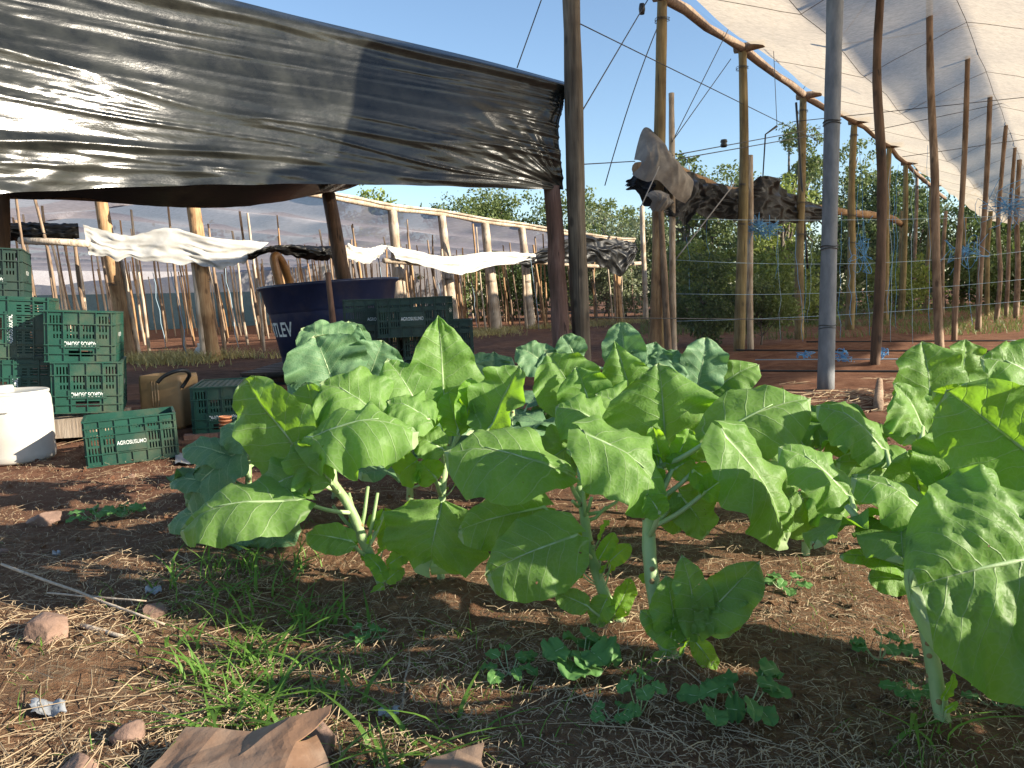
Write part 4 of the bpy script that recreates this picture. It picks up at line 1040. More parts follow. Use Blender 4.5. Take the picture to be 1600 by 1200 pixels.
p.leaf((1100, 770), (1152, 735), (0, .5, .8), 22, 1.9, mat='kale_young')
p.leaf((1085, 735), (1130, 770), (0, .5, .8), 26, 1.92, mat='kale_young')
p.leaf((1062, 772), (1105, 832), (.2, .3, .9), 34, 1.95)
p.leaf((1040, 775), (1060, 830), (.1, .3, .9), 26, 1.98)
p.leaf((1030, 800), (1010, 770), (-.1, .5, .8), 22, 1.85, mat='kale_young')
for b, t, h, mt in (((1090, 985), (1065, 862), 30, 'kale'), ((1100, 965), (1186, 872), 36, 'kale'), ((1055, 985), (1040, 895), 34, 'kale'), ((1085, 1000), (1118, 1046), 17, 'kale_young'), ((1040, 1020), (1030, 1064), 24, 'kale'), ((1110, 980), (1160, 940), 24, 'kale'), ((1070, 980), (1090, 925), 26, 'kale'), ((1055, 1000), (1000, 950), 22, 'kale'), ((1110, 940), (1190, 905), 22, 'kale')):
    p.leaf(b, t, (.05, .45, .9), h, 1.82, mat=mt, rib=.003, nt=22, nv=7, S=p.pl[3])
p.shoots(12, .03, .16); p.shoots(8, .3, .5, 3)
# ---- P5, right
p = Plant('rightmost front kale on a tall bare stem with a giant leaf facing the camera', [(1473, 1155, 1.55), (1460, 1050, 1.55), (1440, 950, 1.57), (1418, 885, 1.6), (1405, 830, 1.65)], (.0155, .012))
m = MB(); m.tube([p.pl[16], P(1390, 858, 1.58), P(1345, 815, 1.58), P(1322, 790, 1.6)], [.010, .009, .008, .006], 9); m.build('side_stem', 'stem', p.t)
p.leaf((1660, 862), (1424, 910), (-.25, .42, .88), 165, 1.32, .1, -.12, seed=51, nt=44, nv=18, rib=.007, wav=.1, S=P(1600, 900, 1.5))
p.leaf((1478, 838), (1330, 728), (.05, .8, .58), 46, 1.55, .14, -.4, wav=.2)
p.leaf((1330, 778), (1216, 686), (.1, .7, .7), 44, 1.75, .12, -.25, S=P(1335, 805, 1.6))
p.leaf((1385, 705), (1275, 622), (.05, .75, .65), 44, 1.95, .14, -.3)
p.leaf((1640, 735), (1478, 602), (-.55, .1, .8), 84, 1.5, .1, .1, seed=55, wav=.12, S=P(1560, 850, 1.55))
p.leaf((1590, 650), (1456, 606), (-.3, -.1, .9), 36, 1.6, .12, .2, mat='kale_young', S=P(1520, 800, 1.6))
p.leaf((1640, 600), (1532, 548), (-.1, .6, .8), 50, 1.8, .1, .2, S=P(1540, 800, 1.6))
p.leaf((1442, 668), (1396, 596), (.4, .3, .85), 28, 2.0)
p.leaf((1440, 760), (1306, 708), (0, .7, .7), 58, 1.95, .12, -.2)
p.leaf((1420, 890), (1312, 858), (0, .6, .8), 18, 1.55, mat='kale_young', rib=.003)
p.leaf((1416, 905), (1356, 900), (0, .4, .9), 26, 1.55, rib=.003)
p.leaf((1470, 760), (1520, 680), (-.2, .3, .9), 60, 1.7)
p.leaf((1440, 780), (1420, 700), (-.3, .3, .9), 46, 1.75)
p.leaf((1520, 800), (1590, 740), (-.2, .4, .85), 60, 1.6)
p.leaf((1474, 1090), (1490, 1050), (.4, .4, .8), 10, 1.52, mat='kale_young', rib=.002)
p.leaf((1478, 1110), (1496, 1095), (.4, .4, .8), 6, 1.52, mat='kale_young', rib=.002)
p.fill(5, .42, .55, .1, .1)
# ---- rear plants
p = Plant('bluish low kale at the left end behind the front row', [(395, 870, 2.9), (390, 800, 2.9), (388, 740, 2.92), (390, 700, 2.95)], (.013, .011), 'kale_blue')
for b, t, n, h in (((362, 712), (285, 694), (0, .7, .7), 24), ((372, 705), (292, 778), (.1, .7, .7), 40), ((395, 690), (345, 662), (0, .6, .8), 26), ((370, 800), (262, 812), (0, .8, .6), 28), ((400, 770), (350, 840), (.1, .6, .8), 40), ((420, 800), (430, 868), (.1, .4, .9), 40), ((350, 760), (265, 748), (0, .8, .6), 20), ((420, 690), (430, 640), (0, .5, .9), 30)): p.leaf(b, t, n, h, 2.85, .14, -.15)
p.fill(5, .1, .35, .09, .1)
p = Plant('pale bluish kale at the back left, heads of leaves in front of the blue tub', [(520, 720, 3.5), (522, 650, 3.5), (525, 590, 3.5), (525, 560, 3.5)], (.014, .011), 'kale_blue')
for b, t, n, h, d in (((540, 556), (470, 506), (.1, .6, .8), 40, 3.3), ((520, 596), (492, 522), (.1, .4, .9), 58, 3.1), ((575, 594), (598, 530), (.3, .4, .85), 44, 3.15), ((520, 600), (448, 592), (0, .7, .7), 30, 3.1), ((530, 545), (560, 506), (.3, .5, .8), 30, 3.35), ((550, 560), (545, 500), (.2, .4, .9), 28, 3.4), ((560, 600), (620, 560), (.3, .6, .7), 40, 3.2), ((540, 580), (535, 540), (.2, .4, .9), 20, 3.2)): p.leaf(b, t, n, h, d, .12, .1)
p.fill(5, .2, .5, .1, .1)
p = Plant('kale in the second row behind the middle, only its upper leaves showing', [(1000, 760, 3.1), (1002, 680, 3.1), (1004, 620, 3.1), (1005, 585, 3.1)], (.014, .011), 'kale_blue')
for b, t, n, h in (((980, 578), (970, 500), (-.3, .3, .9), 30), ((1010, 585), (1024, 532), (.1, .5, .9), 34), ((1030, 590), (1060, 545), (.2, .5, .8), 28), ((1090, 604), (1104, 524), (.1, .4, .9), 34), ((900, 560), (880, 522), (-.1, .4, .9), 22), ((860, 575), (806, 538), (-.1, .6, .8), 28), ((880, 590), (850, 545), (-.1, .5, .8), 26)): p.leaf(b, t, n, h, 3.05, .12, .1)
p.fill(6, .2, .5, .1, .12)
p = Plant('second-row kale with one leaf reaching right towards the grey pole', [(1110, 750, 3.2), (1108, 680, 3.2), (1106, 630, 3.2), (1106, 600, 3.2)], (.014, .011), 'kale')
for b, t, n, h in (((1112, 612), (1186, 562), (.1, .6, .8), 26), ((1100, 622), (1150, 590), (.1, .7, .7), 26), ((1080, 600), (1060, 550), (-.2, .5, .8), 30)): p.leaf(b, t, n, h, 3.1, .12, .05)
p.fill(6, .2, .42, .1, .12)
p = Plant('low bluish kale far back between the dark crates and the shelter post', [(765, 700, 3.9), (766, 650, 3.9), (768, 590, 3.9)], (.014, .011), 'kale_blue')
for b, t, n, h in (((770, 585), (735, 552), (-.1, .6, .8), 24), ((775, 580), (800, 556), (.1, .6, .8), 22), ((772, 590), (772, 548), (0, .5, .9), 24)): p.leaf(b, t, n, h, 3.85, .12, .05)
p.fill(6, .15, .4, .1, .12)
p = Plant('second-row kale at the right, two rounded leaves standing before the net house beds', [(1470, 800, 2.6), (1468, 720, 2.6), (1465, 660, 2.6), (1463, 620, 2.6)], (.014, .011), 'kale')
for b, t, n, h, d in (((1455, 640), (1440, 530), (-.1, .4, .9), 50, 2.45), ((1500, 600), (1508, 528), (.1, .4, .9), 34, 2.65), ((1430, 660), (1400, 610), (-.1, .5, .9), 40, 2.4), ((1530, 640), (1570, 560), (.2, .5, .8), 40, 2.5), ((1480, 660), (1500, 600), (.2, .5, .8), 50, 2.45)): p.leaf(b, t, n, h, d, .12, .05)
p.fill(6, .25, .5, .1, .12)
p = Plant('second-row kale whose shaded leaves fill the gap right of the middle', [(1260, 800, 2.6), (1262, 740, 2.6), (1264, 690, 2.6)], (.014, .011), 'kale')
for b, t, n, h, d in (((1260, 700), (1210, 640), (-.1, .6, .8), 44, 2.5), ((1290, 690), (1340, 625), (.1, .6, .8), 46, 2.5), ((1250, 740), (1200, 720), (0, .6, .8), 40, 2.4), ((1280, 760), (1320, 800), (0, .5, .9), 44, 2.3), ((1250, 770), (1270, 830), (0, .5, .9), 46, 2.3), ((1270, 690), (1262, 628), (0, .5, .9), 40, 2.55)): p.leaf(b, t, n, h, d, .12, -.05)
p.fill(6, .15, .4, .1, .12)
p = Plant('second-row kale half hidden behind the left front leaves', [(640, 800, 3.0), (640, 720, 3.0), (640, 650, 3.0)], (.014, .011), 'kale_blue')
p.fill(11, .15, .5, .11, .12)
p = Plant('second-row kale half hidden behind the pointed leaf', [(800, 800, 3.1), (800, 720, 3.1), (800, 640, 3.1)], (.014, .011), 'kale_blue')
p.fill(11, .15, .48, .11, .12)

# ---- the same row goes on to the right, unseen, added to shade the foreground
for k, (x, y) in enumerate(((1.22, .92), (1.62, .78), (2.02, .62), (1.5, .5), (2.3, .1), (2.4, .4), (1.7, 1.3), (2.25, 1.1))):
    p = Plant(['tall kale just outside the frame beside the rightmost plant', 'second kale outside the frame along the row', 'third kale outside the frame along the row', 'kale outside the frame in the nearer row', 'second kale outside the frame in the nearer row', 'last kale outside the frame along the row', 'kale outside the frame behind the rightmost plant', 'second kale outside the frame behind the rightmost plant'][k], [(x, y, 0, 0), (x + .02, y, .3, 0), (x, y + .02, .64, 0)], (.015, .012))
    p.fill(16, .15, .46 if k in (0, 6) else .68, .11, .13, drp=.35)
# ------------------------------------------------------------------ trees
def crown_mesh(m, lobes, nleaf, size, r, drop=0):
    tot = sum(l[1] ** 2 for l in lobes)
    for c, R_, sq in lobes:
        c = V(c); k = int(nleaf * R_ ** 2 / tot); ncl = max(5, k // 26)
        for q_ in range(ncl):
            d = V((r.gauss(0, 1), r.gauss(0, 1), r.gauss(0, 1))).normalized()
            cc = c + V((d.x * R_, d.y * R_, d.z * R_ * sq)) * (r.random() ** .38)
            cr = R_ * r.uniform(.12, .30)
            for _ in range(26):
                p = cc + V((r.gauss(0, 1), r.gauss(0, 1), r.gauss(0, .8) - drop * abs(r.gauss(0, 1)))) * cr * .6
                a = V((r.gauss(0, 1), r.gauss(0, 1), r.gauss(0, .7))).normalized(); b = a.orthogonal().normalized()
                b = (Matrix.Rotation(r.uniform(0, 6.28), 3, a) @ b); s = size * r.uniform(.6, 1.4)
                m.add([p, p + a.cross(b) * s * .28 + b * s * .5, p + b * s, p - a.cross(b) * s * .28 + b * s * .5], [(0, 1, 2, 3)])
def tree(name, label, cat, loc, h, wd, mat, nleaf, size, seed, low=.25, squash=.8, lobes=9, drop=0, group=None, thin=1):
    r = random.Random(seed); loc = V(loc); t = thing(name, label, cat, tuple(loc), group)
    m = MB(); ls = []; hb = h * low
    trunk = jag(loc - V((0, 0, .1)), loc + V((r.uniform(-.1, .1) * h, r.uniform(-.1, .1) * h, h * .62)), 6, .02 * h, seed)
    m.tube(trunk, [.028 * h * (1 - .12 * i) * thin for i in range(7)], 8)
    for i in range(lobes):
        a = r.uniform(0, 6.28); z = r.uniform(hb + wd * .12, h * .88); q_ = (z - hb) / (h - hb)
        e = wd * .5 * r.uniform(.25, .8) * (1 - abs(q_ - .45) * .9)
        c = loc + V((math.cos(a) * e, math.sin(a) * e, z)); R_ = wd * r.uniform(.16, .30)
        ls.append((c, R_, squash)); b = trunk[2 + i % 4]
        m.tube([b, b.lerp(c, .5) + V((0, 0, -.03 * h)), c], [.011 * h * thin, .008 * h * thin, .003 * h * thin], 6)
    m.build('trunk', 'bark', t)
    m = MB(); crown_mesh(m, ls, nleaf, size, r, drop); m.build('crown', mat, t, smooth=False)
    return t
def T(x, ytop, d, wpx, **kw):
    p = P(x, ytop, d); return (p.x, p.y, 0), p.z, wpx / 1200 * d
def plant_tree(name, label, x, ytop, d, wpx, mat, n, size, seed, cat='tree', **kw):
    loc, h, wd = T(x, ytop, d, wpx); return tree(name, label, cat, loc, h, wd, mat, n, size, seed, **kw)
G1 = 'trees behind the net houses'
TR = [('yellow green leafy tree peeping over the low net house by the dark rear post', 572, 286, 40, 130, 'fol_yellow', 2600, .34),
      ('olive bushy tree left of the reddish shelter post', 738, 290, 42, 150, 'fol_mid', 5200, .3),
      ('dense tree just behind the reddish shelter post', 815, 292, 44, 150, 'fol_dark', 4600, .32),
      ('tree seen between the shelter post and the tall dark pole', 890, 288, 46, 130, 'fol_mid', 3600, .34),
      ('feathery green tree right of the tall dark pole', 948, 276, 38, 120, 'fol_mid', 4200, .26),
      ('silvery olive shrub tree right of the tall dark pole, below the feathery tree', 975, 318, 30, 150, 'fol_pale', 5600, .2),
      ('green tree behind the grey plastic hood', 1062, 225, 40, 110, 'fol_mid', 3600, .32),
      ('rounded tree between the first and second edge posts', 1110, 242, 40, 150, 'fol_mid', 5200, .3),
      ('open loose tree with sky showing through, right of the second edge post', 1200, 212, 38, 120, 'fol_pale', 2300, .26),
      ('tall slender tree behind the third edge post', 1255, 165, 44, 90, 'fol_mid', 2600, .3),
      ('bright green tree between the third edge post and the grey pole', 1225, 268, 30, 110, 'fol_yellow', 3200, .24),
      ('leafy tree right behind the grey pole', 1318, 225, 42, 120, 'fol_mid', 4000, .3),
      ('dark tree behind the fourth edge post', 1365, 262, 36, 130, 'fol_dark', 4200, .3),
      ('dark tree below the far end of the roof beam', 1430, 285, 40, 130, 'fol_dark', 4200, .32),
      ('dark tree behind the posts near the right edge', 1510, 310, 44, 150, 'fol_dark', 4000, .34),
      ('dark tree at the right edge behind the blue twine', 1590, 300, 46, 150, 'fol_dark', 4000, .34)]
for i, (lb, x, y, d, wp, mt, n, sz) in enumerate(TR):
    loc, h, wd = T(x, y, d, wp)
    tree(['leafy_tree', 'bushy_tree'][i % 2], lb, 'tree', loc, h * 1.02, wd * 1.2, mt, int(n * 2.1), sz * .56, 40 + i, low=.08, group=G1, lobes=16 if n > 3000 else 11)
SH = [('dark feathery shrub at the foot of the second edge post', 1100, 405, 12.6, 120, 'fol_dark', 3600, .10), ('olive feathery shrub right of the second edge post', 1190, 440, 12.8, 110, 'fol_mid', 3200, .10),
      ('bright leafy shrub behind the black sheet', 1120, 385, 18, 110, 'fol_yellow', 3000, .15), ('green shrub under the black sheet', 1075, 385, 22, 110, 'fol_mid', 3000, .18), ('green shrub between third edge post and grey pole', 1235, 405, 20, 120, 'fol_yellow', 3000, .18),
      ('mid green shrub behind the grey pole', 1310, 385, 24, 130, 'fol_mid', 3200, .2), ('low green shrub right of the dark crooked post', 1400, 410, 26, 120, 'fol_yellow', 3000, .2), ('dark shrub among far posts', 1480, 390, 30, 140, 'fol_dark', 3000, .24),
      ('dark shrub at the right edge behind the twine', 1570, 385, 30, 140, 'fol_dark', 3000, .24), ('brownish olive shrub behind the hanging black sheet', 950, 405, 29, 110, 'fol_pale', 2800, .2), ('dark shrub just right of the hanging black sheet', 1040, 350, 30, 90, 'fol_dark', 2800, .22),
      ('dark green shrub seen between the front posts left of the reddish post', 800, 400, 32, 130, 'fol_dark', 2800, .24), ('olive shrub seen through the stakes behind the dark crates', 700, 420, 36, 130, 'fol_mid', 2600, .26)]
for i, (lb, x, y, d, wp, mt, n, sz) in enumerate(SH):
    loc, h, wd = T(x, y, d, wp)
    tree('shrub', lb, 'shrub', loc, max(h, .5), wd * 1.2, mt, int(n * 1.7), sz * .62, 80 + i, low=.02, squash=.9, group='shrubs behind the posts', lobes=10, thin=.7)
r = random.Random(3); m = MB()
lobes = [((x * 1.0, 62 + 6 * math.sin(x * .3) + 10 * r.random(), r.uniform(1.5, 4.5)), r.uniform(2.6, 4.2), .85) for x in [i * 3.2 - 40 for i in range(44)]]
crown_mesh(m, lobes, 26000, .45, r); tag(m.build('distant_wood', 'fol_dark', smooth=False), 'far dark wood closing the view behind the trees', 'wood', kind='stuff')
# trees on the sunny side, outside the frame, that shade the foreground
# ------------------------------------------------------------------ straw, grass, weeds, crumbs
r = random.Random(21)
def blade(m, p, a, L, w_, lift, bend, r, k=4):
    d = V((math.cos(a), math.sin(a), 0)); s = V((-d.y, d.x, 0)); vs = []; fs = []
    for i in range(k + 1):
        t = i / k; q_ = p + d * L * (t * (1 - lift * .35) if lift < .5 else bend * t * t) + V((0, 0, L * lift * (t - bend * .45 * t * t)))
        ww = w_ * (1 - t) ** .6 if i < k else .0002
        vs += [q_ - s * ww * .5, q_ + s * ww * .5]
    for i in range(k): fs.append((2 * i, 2 * i + 1, 2 * i + 3, 2 * i + 2))
    m.add(vs, fs)
def stalk(m, p, a, L, w_, r, z0=.004):
    d = V((math.cos(a), math.sin(a), 0)); b = p + d * L; b.z = gz(b.x, b.y) + r.uniform(.002, .022); p = p.copy(); p.z = gz(p.x, p.y) + r.uniform(z0 * .5, .018)
    mid = p.lerp(b, .5) + V((r.gauss(0, .045) * L, r.gauss(0, .045) * L, r.uniform(0, .008)))
    s = V((-d.y, d.x, 0)) * w_ * .5; u = V((0, 0, w_ * .5))
    m.add([p - s, p + s, p + u, mid - s, mid + s, mid + u, b - s, b + s, b + u], [(0, 3, 5, 2), (2, 5, 4, 1), (3, 6, 8, 5), (5, 8, 7, 4)])
m = MB()
for i in range(30000):
    y = .9 + 4.2 * r.random() ** 1.5; x = r.uniform(-.8, .85) * (y + .6)
    pc = noise.noise(V((x * 1.9, y * 1.9, 4)))
    if pc < r.uniform(-.55, .25): continue
    if y > 3 and r.random() < .4: continue
    big = r.random() < (.30 if x < -.35 and y < 2.3 else .05)
    L = r.uniform(.06, .22) if big else r.uniform(.012, .06)
    stalk(m, V((x, y, 0)), r.uniform(0, 6.28), L, r.uniform(.0014, .003) if big else r.uniform(.0008, .0019), r)
for i in range(26000):    # chopped chips between the stalks
    y = .95 + 3.6 * r.random() ** 1.5; x = r.uniform(-.8, .85) * (y + .5)
    if noise.noise(V((x * 1.9, y * 1.9, 4))) < r.uniform(-.75, .15): continue
    stalk(m, V((x, y, 0)), r.uniform(0, 6.28), r.uniform(.006, .022), r.uniform(.001, .0026), r, .001)
for i in range(2600):     # litter along the far bed edge
    y = r.uniform(4.6, 7.4); x = r.uniform(.2, 4.2)
    if noise.noise(V((x * 1.2, y * 1.2, 7))) < 0: continue
    stalk(m, V((x, y, 0)), r.uniform(0, 6.28), r.uniform(.05, .25), .005, r)
tag(m.build('straw_litter', 'straw', smooth=False), 'dry straw and broken stalks scattered over the bed', 'straw', kind='stuff')
# crumbs of soil
m = MB()
for i in range(5200):
    y = .95 + 5.0 * r.random() ** 1.6; x = r.uniform(-.85, .85) * (y + .5); s = (.002 + .012 * r.random() ** 4) * (1 + y * .12)
    c = V((x, y, gz(x, y) + s * .2))
    o_ = [V((r.uniform(.6, 1.2) * s, 0, 0)), V((0, r.uniform(.6, 1.2) * s, 0)), V((0, 0, r.uniform(.5, 1.0) * s))]
    rot = Matrix.Rotation(r.uniform(0, 6.28), 3, V((r.random(), r.random(), r.random())).normalized()); o_ = [rot @ q_ for q_ in o_]
    m.add([c + o_[0], c + o_[1], c - o_[0], c - o_[1], c + o_[2], c - o_[2]], [(0, 1, 4), (1, 2, 4), (2, 3, 4), (3, 0, 4), (1, 0, 5), (2, 1, 5), (3, 2, 5), (0, 3, 5)])
tag(m.build('soil_crumbs', 'soil', smooth=False), 'loose crumbs of red brown soil', 'soil', kind='stuff')
# green grass
m = MB()
def tuft(x, y, n, L, w_, sp=.05, lift=(.4, 1.0)):
    for _ in range(n):
        px_, py_ = x + r.gauss(0, sp), y + r.gauss(0, sp)
        blade(m, V((px_, py_, gz(px_, py_) - .004)), r.uniform(0, 6.28), L * r.uniform(.5, 1.25), w_ * r.uniform(.6, 1.3), r.uniform(*lift), r.uniform(.4, 1.1), r)
for (x, y, n, L, w_, sp) in ((345, 900, 46, .16, .006, .09), (400, 960, 50, .17, .007, .09), (360, 1040, 46, .15, .007, .07), (420, 1090, 40, .12, .008, .05), (300, 960, 26, .12, .005, .08), (440, 880, 30, .2, .004, .09), (510, 970, 12, .14, .008, .03), (560, 1050, 24, .1, .004, .08), (350, 1100, 30, .1, .006, .06),
                         (610, 1010, 30, .09, .004, .08), (700, 1080, 34, .08, .003, .08), (640, 1150, 40, .08, .003, .09), (560, 1180, 60, .08, .0035, .08), (750, 1120, 26, .08, .003, .08), (720, 1000, 12, .08, .004, .05), (850, 1120, 20, .07, .003, .1), (1430, 1180, 40, .07, .003, .06), (1250, 1000, 18, .05, .003, .08),
                         (520, 1060, 14, .1, .005, .06), (30, 1010, 10, .08, .004, .05), (160, 930, 8, .09, .004, .05), (1480, 1160, 30, .05, .003, .04), (995, 1080, 12, .13, .004, .02), (1460, 980, 12, .06, .003, .05), (1330, 920, 16, .05, .003, .08), (900, 880, 12, .05, .003, .08), (250, 1060, 14, .08, .004, .06), (470, 1150, 26, .08, .004, .06)):
    g = G(x, y); tuft(g.x, g.y, n, L, w_, sp)
for k in range(420):
    y = 1.1 + 2.6 * r.random() ** 1.3; x = r.uniform(-.75, .75) * (y + .4)
    if noise.noise(V((x * 1.6, y * 1.6, 14))) < .02: continue
    tuft(x, y, r.randint(2, 6), r.uniform(.03, .07), .003, .03, (.2, .9))
for (x, y, n) in ((400, 1010, 16), (365, 930, 14), (420, 1070, 16), (335, 1010, 10), (480, 960, 8), (515, 965, 8), (455, 900, 10), (390, 880, 8), (300, 900, 8), (430, 1120, 10), (345, 1120, 8), (590, 1180, 8), (685, 1150, 8), (1460, 1185, 8), (560, 1070, 6), (240, 1010, 5)):
    g = G(x, y)
    for _ in range(n):
        px_, py_ = g.x + r.gauss(0, .05), g.y + r.gauss(0, .05)
        blade(m, V((px_, py_, gz(px_, py_) - .004)), r.uniform(0, 6.28), r.uniform(.09, .2), r.uniform(.009, .015), r.uniform(.5, 1), r.uniform(.8, 1.5), r, 7)
tag(m.build('grass', 'grass', smooth=False), 'green grass tufts growing through the straw', 'grass', kind='stuff')
m = MB()
for k in range(2600):
    t = r.random(); f = F[0].lerp(F[1], t) if k % 3 == 0 else F[2].lerp(F[7], t)
    x, y = f.x + r.gauss(.3, .55), f.y - .35 + r.gauss(0, .5)
    if noise.noise(V((x * .8, y * .8, 2))) < -.15: continue
    for _ in range(3): blade(m, V((x + r.gauss(0, .08), y + r.gauss(0, .08), 0)), r.uniform(0, 6.28), r.uniform(.14, .34), .016, r.uniform(.5, 1), r.uniform(.4, 1), r, 3)
tag(m.build('dry_grass', 'grass_dry', smooth=False), 'yellow dry grass strip along the front posts of the low net house', 'grass', kind='stuff')
m = MB()
for k in range(14000):
    d = r.uniform(14, 36); x = r.uniform(1000, 1600); p = P(x, 450, d)
    if noise.noise(V((p.x * .35, p.y * .35, 3))) < -.1: continue
    blade(m, V((p.x, p.y, 0)), r.uniform(0, 6.28), r.uniform(.12, .42), .016, r.uniform(.6, 1), r.uniform(.4, 1), r, 3)
tag(m.build('undergrowth', 'fol_mid', smooth=False), 'tall green undergrowth behind the edge posts', 'undergrowth', kind='stuff')
# weeds, one by one
def weed(label, x, y, n, L, hw, seed, tall=.05, name='weed', cat='weed', mat='weed'):
    g = gg(x, y); t = thing(name, label, cat, tuple(g), 'weeds on the bed'); q_ = random.Random(seed)
    for i in range(n):
        a = i * 2.4 + q_.uniform(-.4, .4); d = V((math.cos(a), math.sin(a), 0)); h = tall * q_.uniform(.5, 1.2)
        B = g + d * L * q_.uniform(.4, 1.1) + V((0, 0, h)); Tp = B + d * L * q_.uniform(.7, 1.1) + V((0, 0, -h * .2))
        leaf_obj(t, g + V((0, 0, .002)), B, Tp, V((q_.uniform(-.4, .4), q_.uniform(-.6, 0), 1)), hw * q_.uniform(.7, 1.2), .12, .1, .2, mat=mat, seed=seed * 31 + i, rib=.0012, nt=14, nv=5)
weed('bushy toothed weed left of the middle kale foot', 905, 1058, 13, .055, .035, 1, .07)
weed('small feathery weed left of the bushy weed', 795, 1050, 9, .05, .016, 2, .03)
weed('pale lobed weed right of the middle kale foot', 1165, 1110, 9, .06, .024, 3, .06)
weed('single toothed weed leaf pair below the side shoots', 1110, 1120, 4, .05, .03, 4, .04)
weed('tiny round leaved weed in front of the leftmost kale', 572, 992, 8, .03, .014, 5, .03)
weed('low weed between the two right-hand stems', 1375, 1030, 6, .04, .022, 6, .05)
weed('small weed in the straw beyond the side shoots', 1228, 920, 8, .05, .016, 7, .03)
weed('creeping weed beside the flat angular stone', 150, 812, 9, .07, .022, 8, .04)
weed('second creeping weed right of the flat stone', 196, 808, 8, .06, .022, 9, .04)
weed('small weed right of the tall bare kale stem', 1560, 1100, 6, .04, .016, 10, .03)
weed('tiny weed under the giant leaf', 1520, 1040, 6, .04, .016, 11, .04)
weed('clover-like weed at the foot of the rightmost kale', 1420, 1105, 8, .035, .014, 12, .03)
weed('lone weed shoot below the middle kale with long thin stem', 1000, 1120, 5, .03, .018, 13, .07)
weed('young weed left of the lone shoot', 960, 1130, 6, .03, .016, 14, .03)
# ------------------------------------------------------------------ wires and twine
wire('guy_wire', 'thin guy wire rising from the tarp ridge into the sky', P(808, 106, 7.2), P(853, -20, 7.2), .006)
wire('guy_wire', 'wire crossing the sky from the tall pole down to the right', P(904, 36, 7.6), P(1282, 222, 15), .006)
wire('guy_wire', 'wire slanting from the beam end down to the tall pole', P(1012, 0, 9.3), P(907, 178, 7.6), .007)
wire('guy_wire', 'wire slanting from the first edge post down to the trees', P(1030, 36, 9.6), P(945, 290, 9.6), .007, -.1)
wire('guy_wire', 'first of two wires fanning from the stake up to the roof net', P(1050, 222, 9.7), P(1164, -6, 11), .006)
wire('guy_wire', 'second of two wires fanning from the stake, ending at the beam', P(1054, 216, 9.7), P(1142, 92, 11.4), .006)
wire('guy_wire', 'nearly level wire left of the grey plastic hood', P(905, 257, 7.8), P(992, 252, 9.4), .006)
wire('crop_wire', 'upper level wire with an insulator behind the second edge post', P(1050, 243, 9.7), P(1282, 200, 14), .007)
wire('crop_wire', 'lower level wire behind the second edge post', P(1050, 250, 9.7), P(1290, 208, 14), .007)
wire('guy_wire', 'taut pale cord slanting in front of the black sheet down to the ground', P(1148, 286, 9.5), P(1056, 405, 9.5), .008, 0, 'wire_pale')
wire('guy_wire', 'pale cord tied over the grey plastic hood', P(1030, 260, 9.1), P(1002, 322, 9.1), .007, 0, 'wire_pale')
wire('cable', 'black cable hanging down the third edge post', P(1244, 160, 14), P(1262, 420, 14.4), .022, 0, 'rubber')
wire('guy_wire', 'wire from the third edge post to the roof net ridge', P(1247, 150, 14.5), P(1362, -6, 11), .006)
wire('guy_wire', 'thin vertical cord hanging from the roof net near the top edge', P(1205, -5, 11.5), P(1214, 195, 11.5), .005)
m = MB(); m.tube([P(1214, 197, 11.5), P(1196, 210, 11.5), P(1192, 276, 11.5)], [.02, .012, .01], 6); tag(m.build('wire_hook', 'rubber'), 'black bent hook hanging above the black sheet', 'hook')
m = MB(); m.lathe([(0, -.05), (.04, -.05), (.05, -.02), (.035, 0), (.05, .02), (.04, .05), (0, .05)], 12, c=P(1131, 224, 10.6)); tag(m.build('insulator', 'rubber'), 'small dark insulator on the upper level wire', 'insulator')
m = MB(); m.lathe([(0, -.06), (.03, -.06), (.04, 0), (.03, .06), (0, .06)], 12, c=P(1003, 14, 9.2)); tag(m.build('insulator', 'rubber'), 'small dark insulator on the wire at the beam end', 'insulator')
for i, y in enumerate((498, 455, 402, 338)):
    wire('crop_wire', ['lowest', 'second lowest', 'second highest', 'highest'][i] + ' pale blue level string across the edge posts on the right', P(1050, y + 4, 10.2), P(1620, y - 30 + i * 9, 10.6 + i * .9), .0034, .05 + .04 * (i % 3), 'twine_pale')
wire('crop_wire', 'dark level wire passing behind the tall pole and the leaning stakes', P(905, 496, 7.9), P(1300, 500, 10.5), .006)
wire('crop_wire', 'blue knotted string along the nearest soil bed', G(1180, 562, .12) , G(1620, 560, .12), .006, 0, 'twine_pale')
for i, (x, y0, y1, x1) in enumerate(((1310, 70, 30, 1600), (1240, 190, 150, 1620), (1360, 205, 150, 1620), (1410, 245, 215, 1620), (1330, 175, 140, 1620))):
    wire('crop_wire', ['wire from the nearest roof knot to the right', 'long wire under the roof net starting at the third edge post', 'double wire under the roof net', 'lowest wire under the far roof net', 'upper thin wire under the roof net'][i], P(x, y0, 12 + i * 1.5), P(x1, y1, 12.5 + i * 1.5), .007)
q_ = random.Random(9)
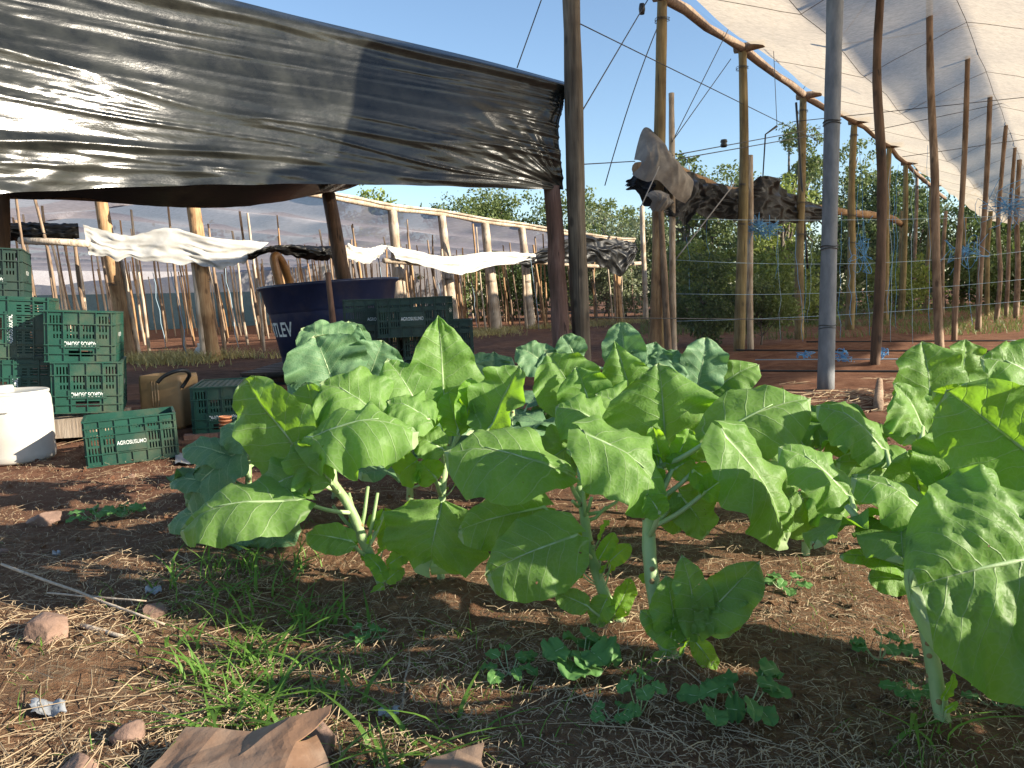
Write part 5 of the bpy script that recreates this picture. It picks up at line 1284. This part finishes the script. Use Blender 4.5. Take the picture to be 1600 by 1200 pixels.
for i in range(26):
    x = q_.uniform(1060, 1598); d = q_.uniform(9.8, 15)
    if x < 1180 and i % 2: continue
    y0 = q_.uniform(215, 330) if x > 1330 else q_.uniform(330, 380); y1 = q_.uniform(470, 565)
    m = MB(); a, b = P(x, y0, d), P(x + q_.uniform(-12, 18), y1, d)
    if b.z < .1: b.z = .1
    k = 9; m.tube([a.lerp(b, j / k) + V((q_.uniform(-.025, .025), q_.uniform(-.02, .02), 0)) for j in range(k + 1)], .0032, 4)
    tag(m.build('hanging_twine', 'twine' if i % 3 else 'twine_pale', loc=a), 'thin blue crop twine hanging among the posts inside the net house', 'twine', 'blue crop twines hanging in the net house')
def tangle(label, x, y, d, w_, h_, n, seed):
    z = random.Random(seed); m = MB()
    for i in range(n):
        c = P(x + z.gauss(0, w_ * .4), y + z.gauss(0, h_ * .35), d)
        pts = [c + V((z.gauss(0, 1), z.gauss(0, .5), z.gauss(0, 1))) * (w_ / 1200 * d * .35) for _ in range(5)]; pts[0] = P(x, y, d)
        m.tube([smooth_poly(pts, j / 12) for j in range(13)], .005, 4)
    tag(m.build('twine_tangle', 'twine'), label, 'twine')
tangle('bright blue tangle of twine on the black sheet beside the second edge post', 1186, 355, 11.7, 26, 16, 26, 1)
tangle('big blue tangle of twine at the right edge under the roof net', 1575, 322, 13, 50, 26, 18, 2)
tangle('blue tangle of twine among the far posts', 1512, 395, 13, 30, 14, 18, 3)
tangle('blue knot of twine on the nearest bed left of the grey pole', 1255, 555, 9.6, 12, 8, 10, 4)
tangle('blue knot of twine on the nearest bed right of the grey pole', 1318, 558, 9.3, 14, 14, 12, 5)
tangle('small blue knot of twine at the foot of the dark crooked post', 1378, 550, 9, 12, 8, 8, 6)
tangle('loose blue twine hanging between far posts', 1350, 400, 13, 16, 50, 14, 7)
for i in range(26):
    u = -8 + i * .8; b = ANC + q * u + qb * q_.uniform(1, 9); x, y, d = pix(b)
    if not (150 < x < 860): continue
    m = MB(); h = q_.uniform(1.2, 2.2); m.tube([b + V((q_.uniform(-.03, .03) - .1 * j / 6 * h, 0, h * j / 6)) for j in range(7)], .008, 4)
    tag(m.build('hanging_twine', 'twine_pale', loc=b), 'pale blue crop twine among the stakes of the low net house', 'twine', 'blue crop twines in the low net house')
# shade givers on the sunny side, behind the photographer's right shoulder
sd_ = sdir(); az_ = V((sd_.x, sd_.y, 0)).normalized(); pr = V((az_.y, -az_.x, 0))
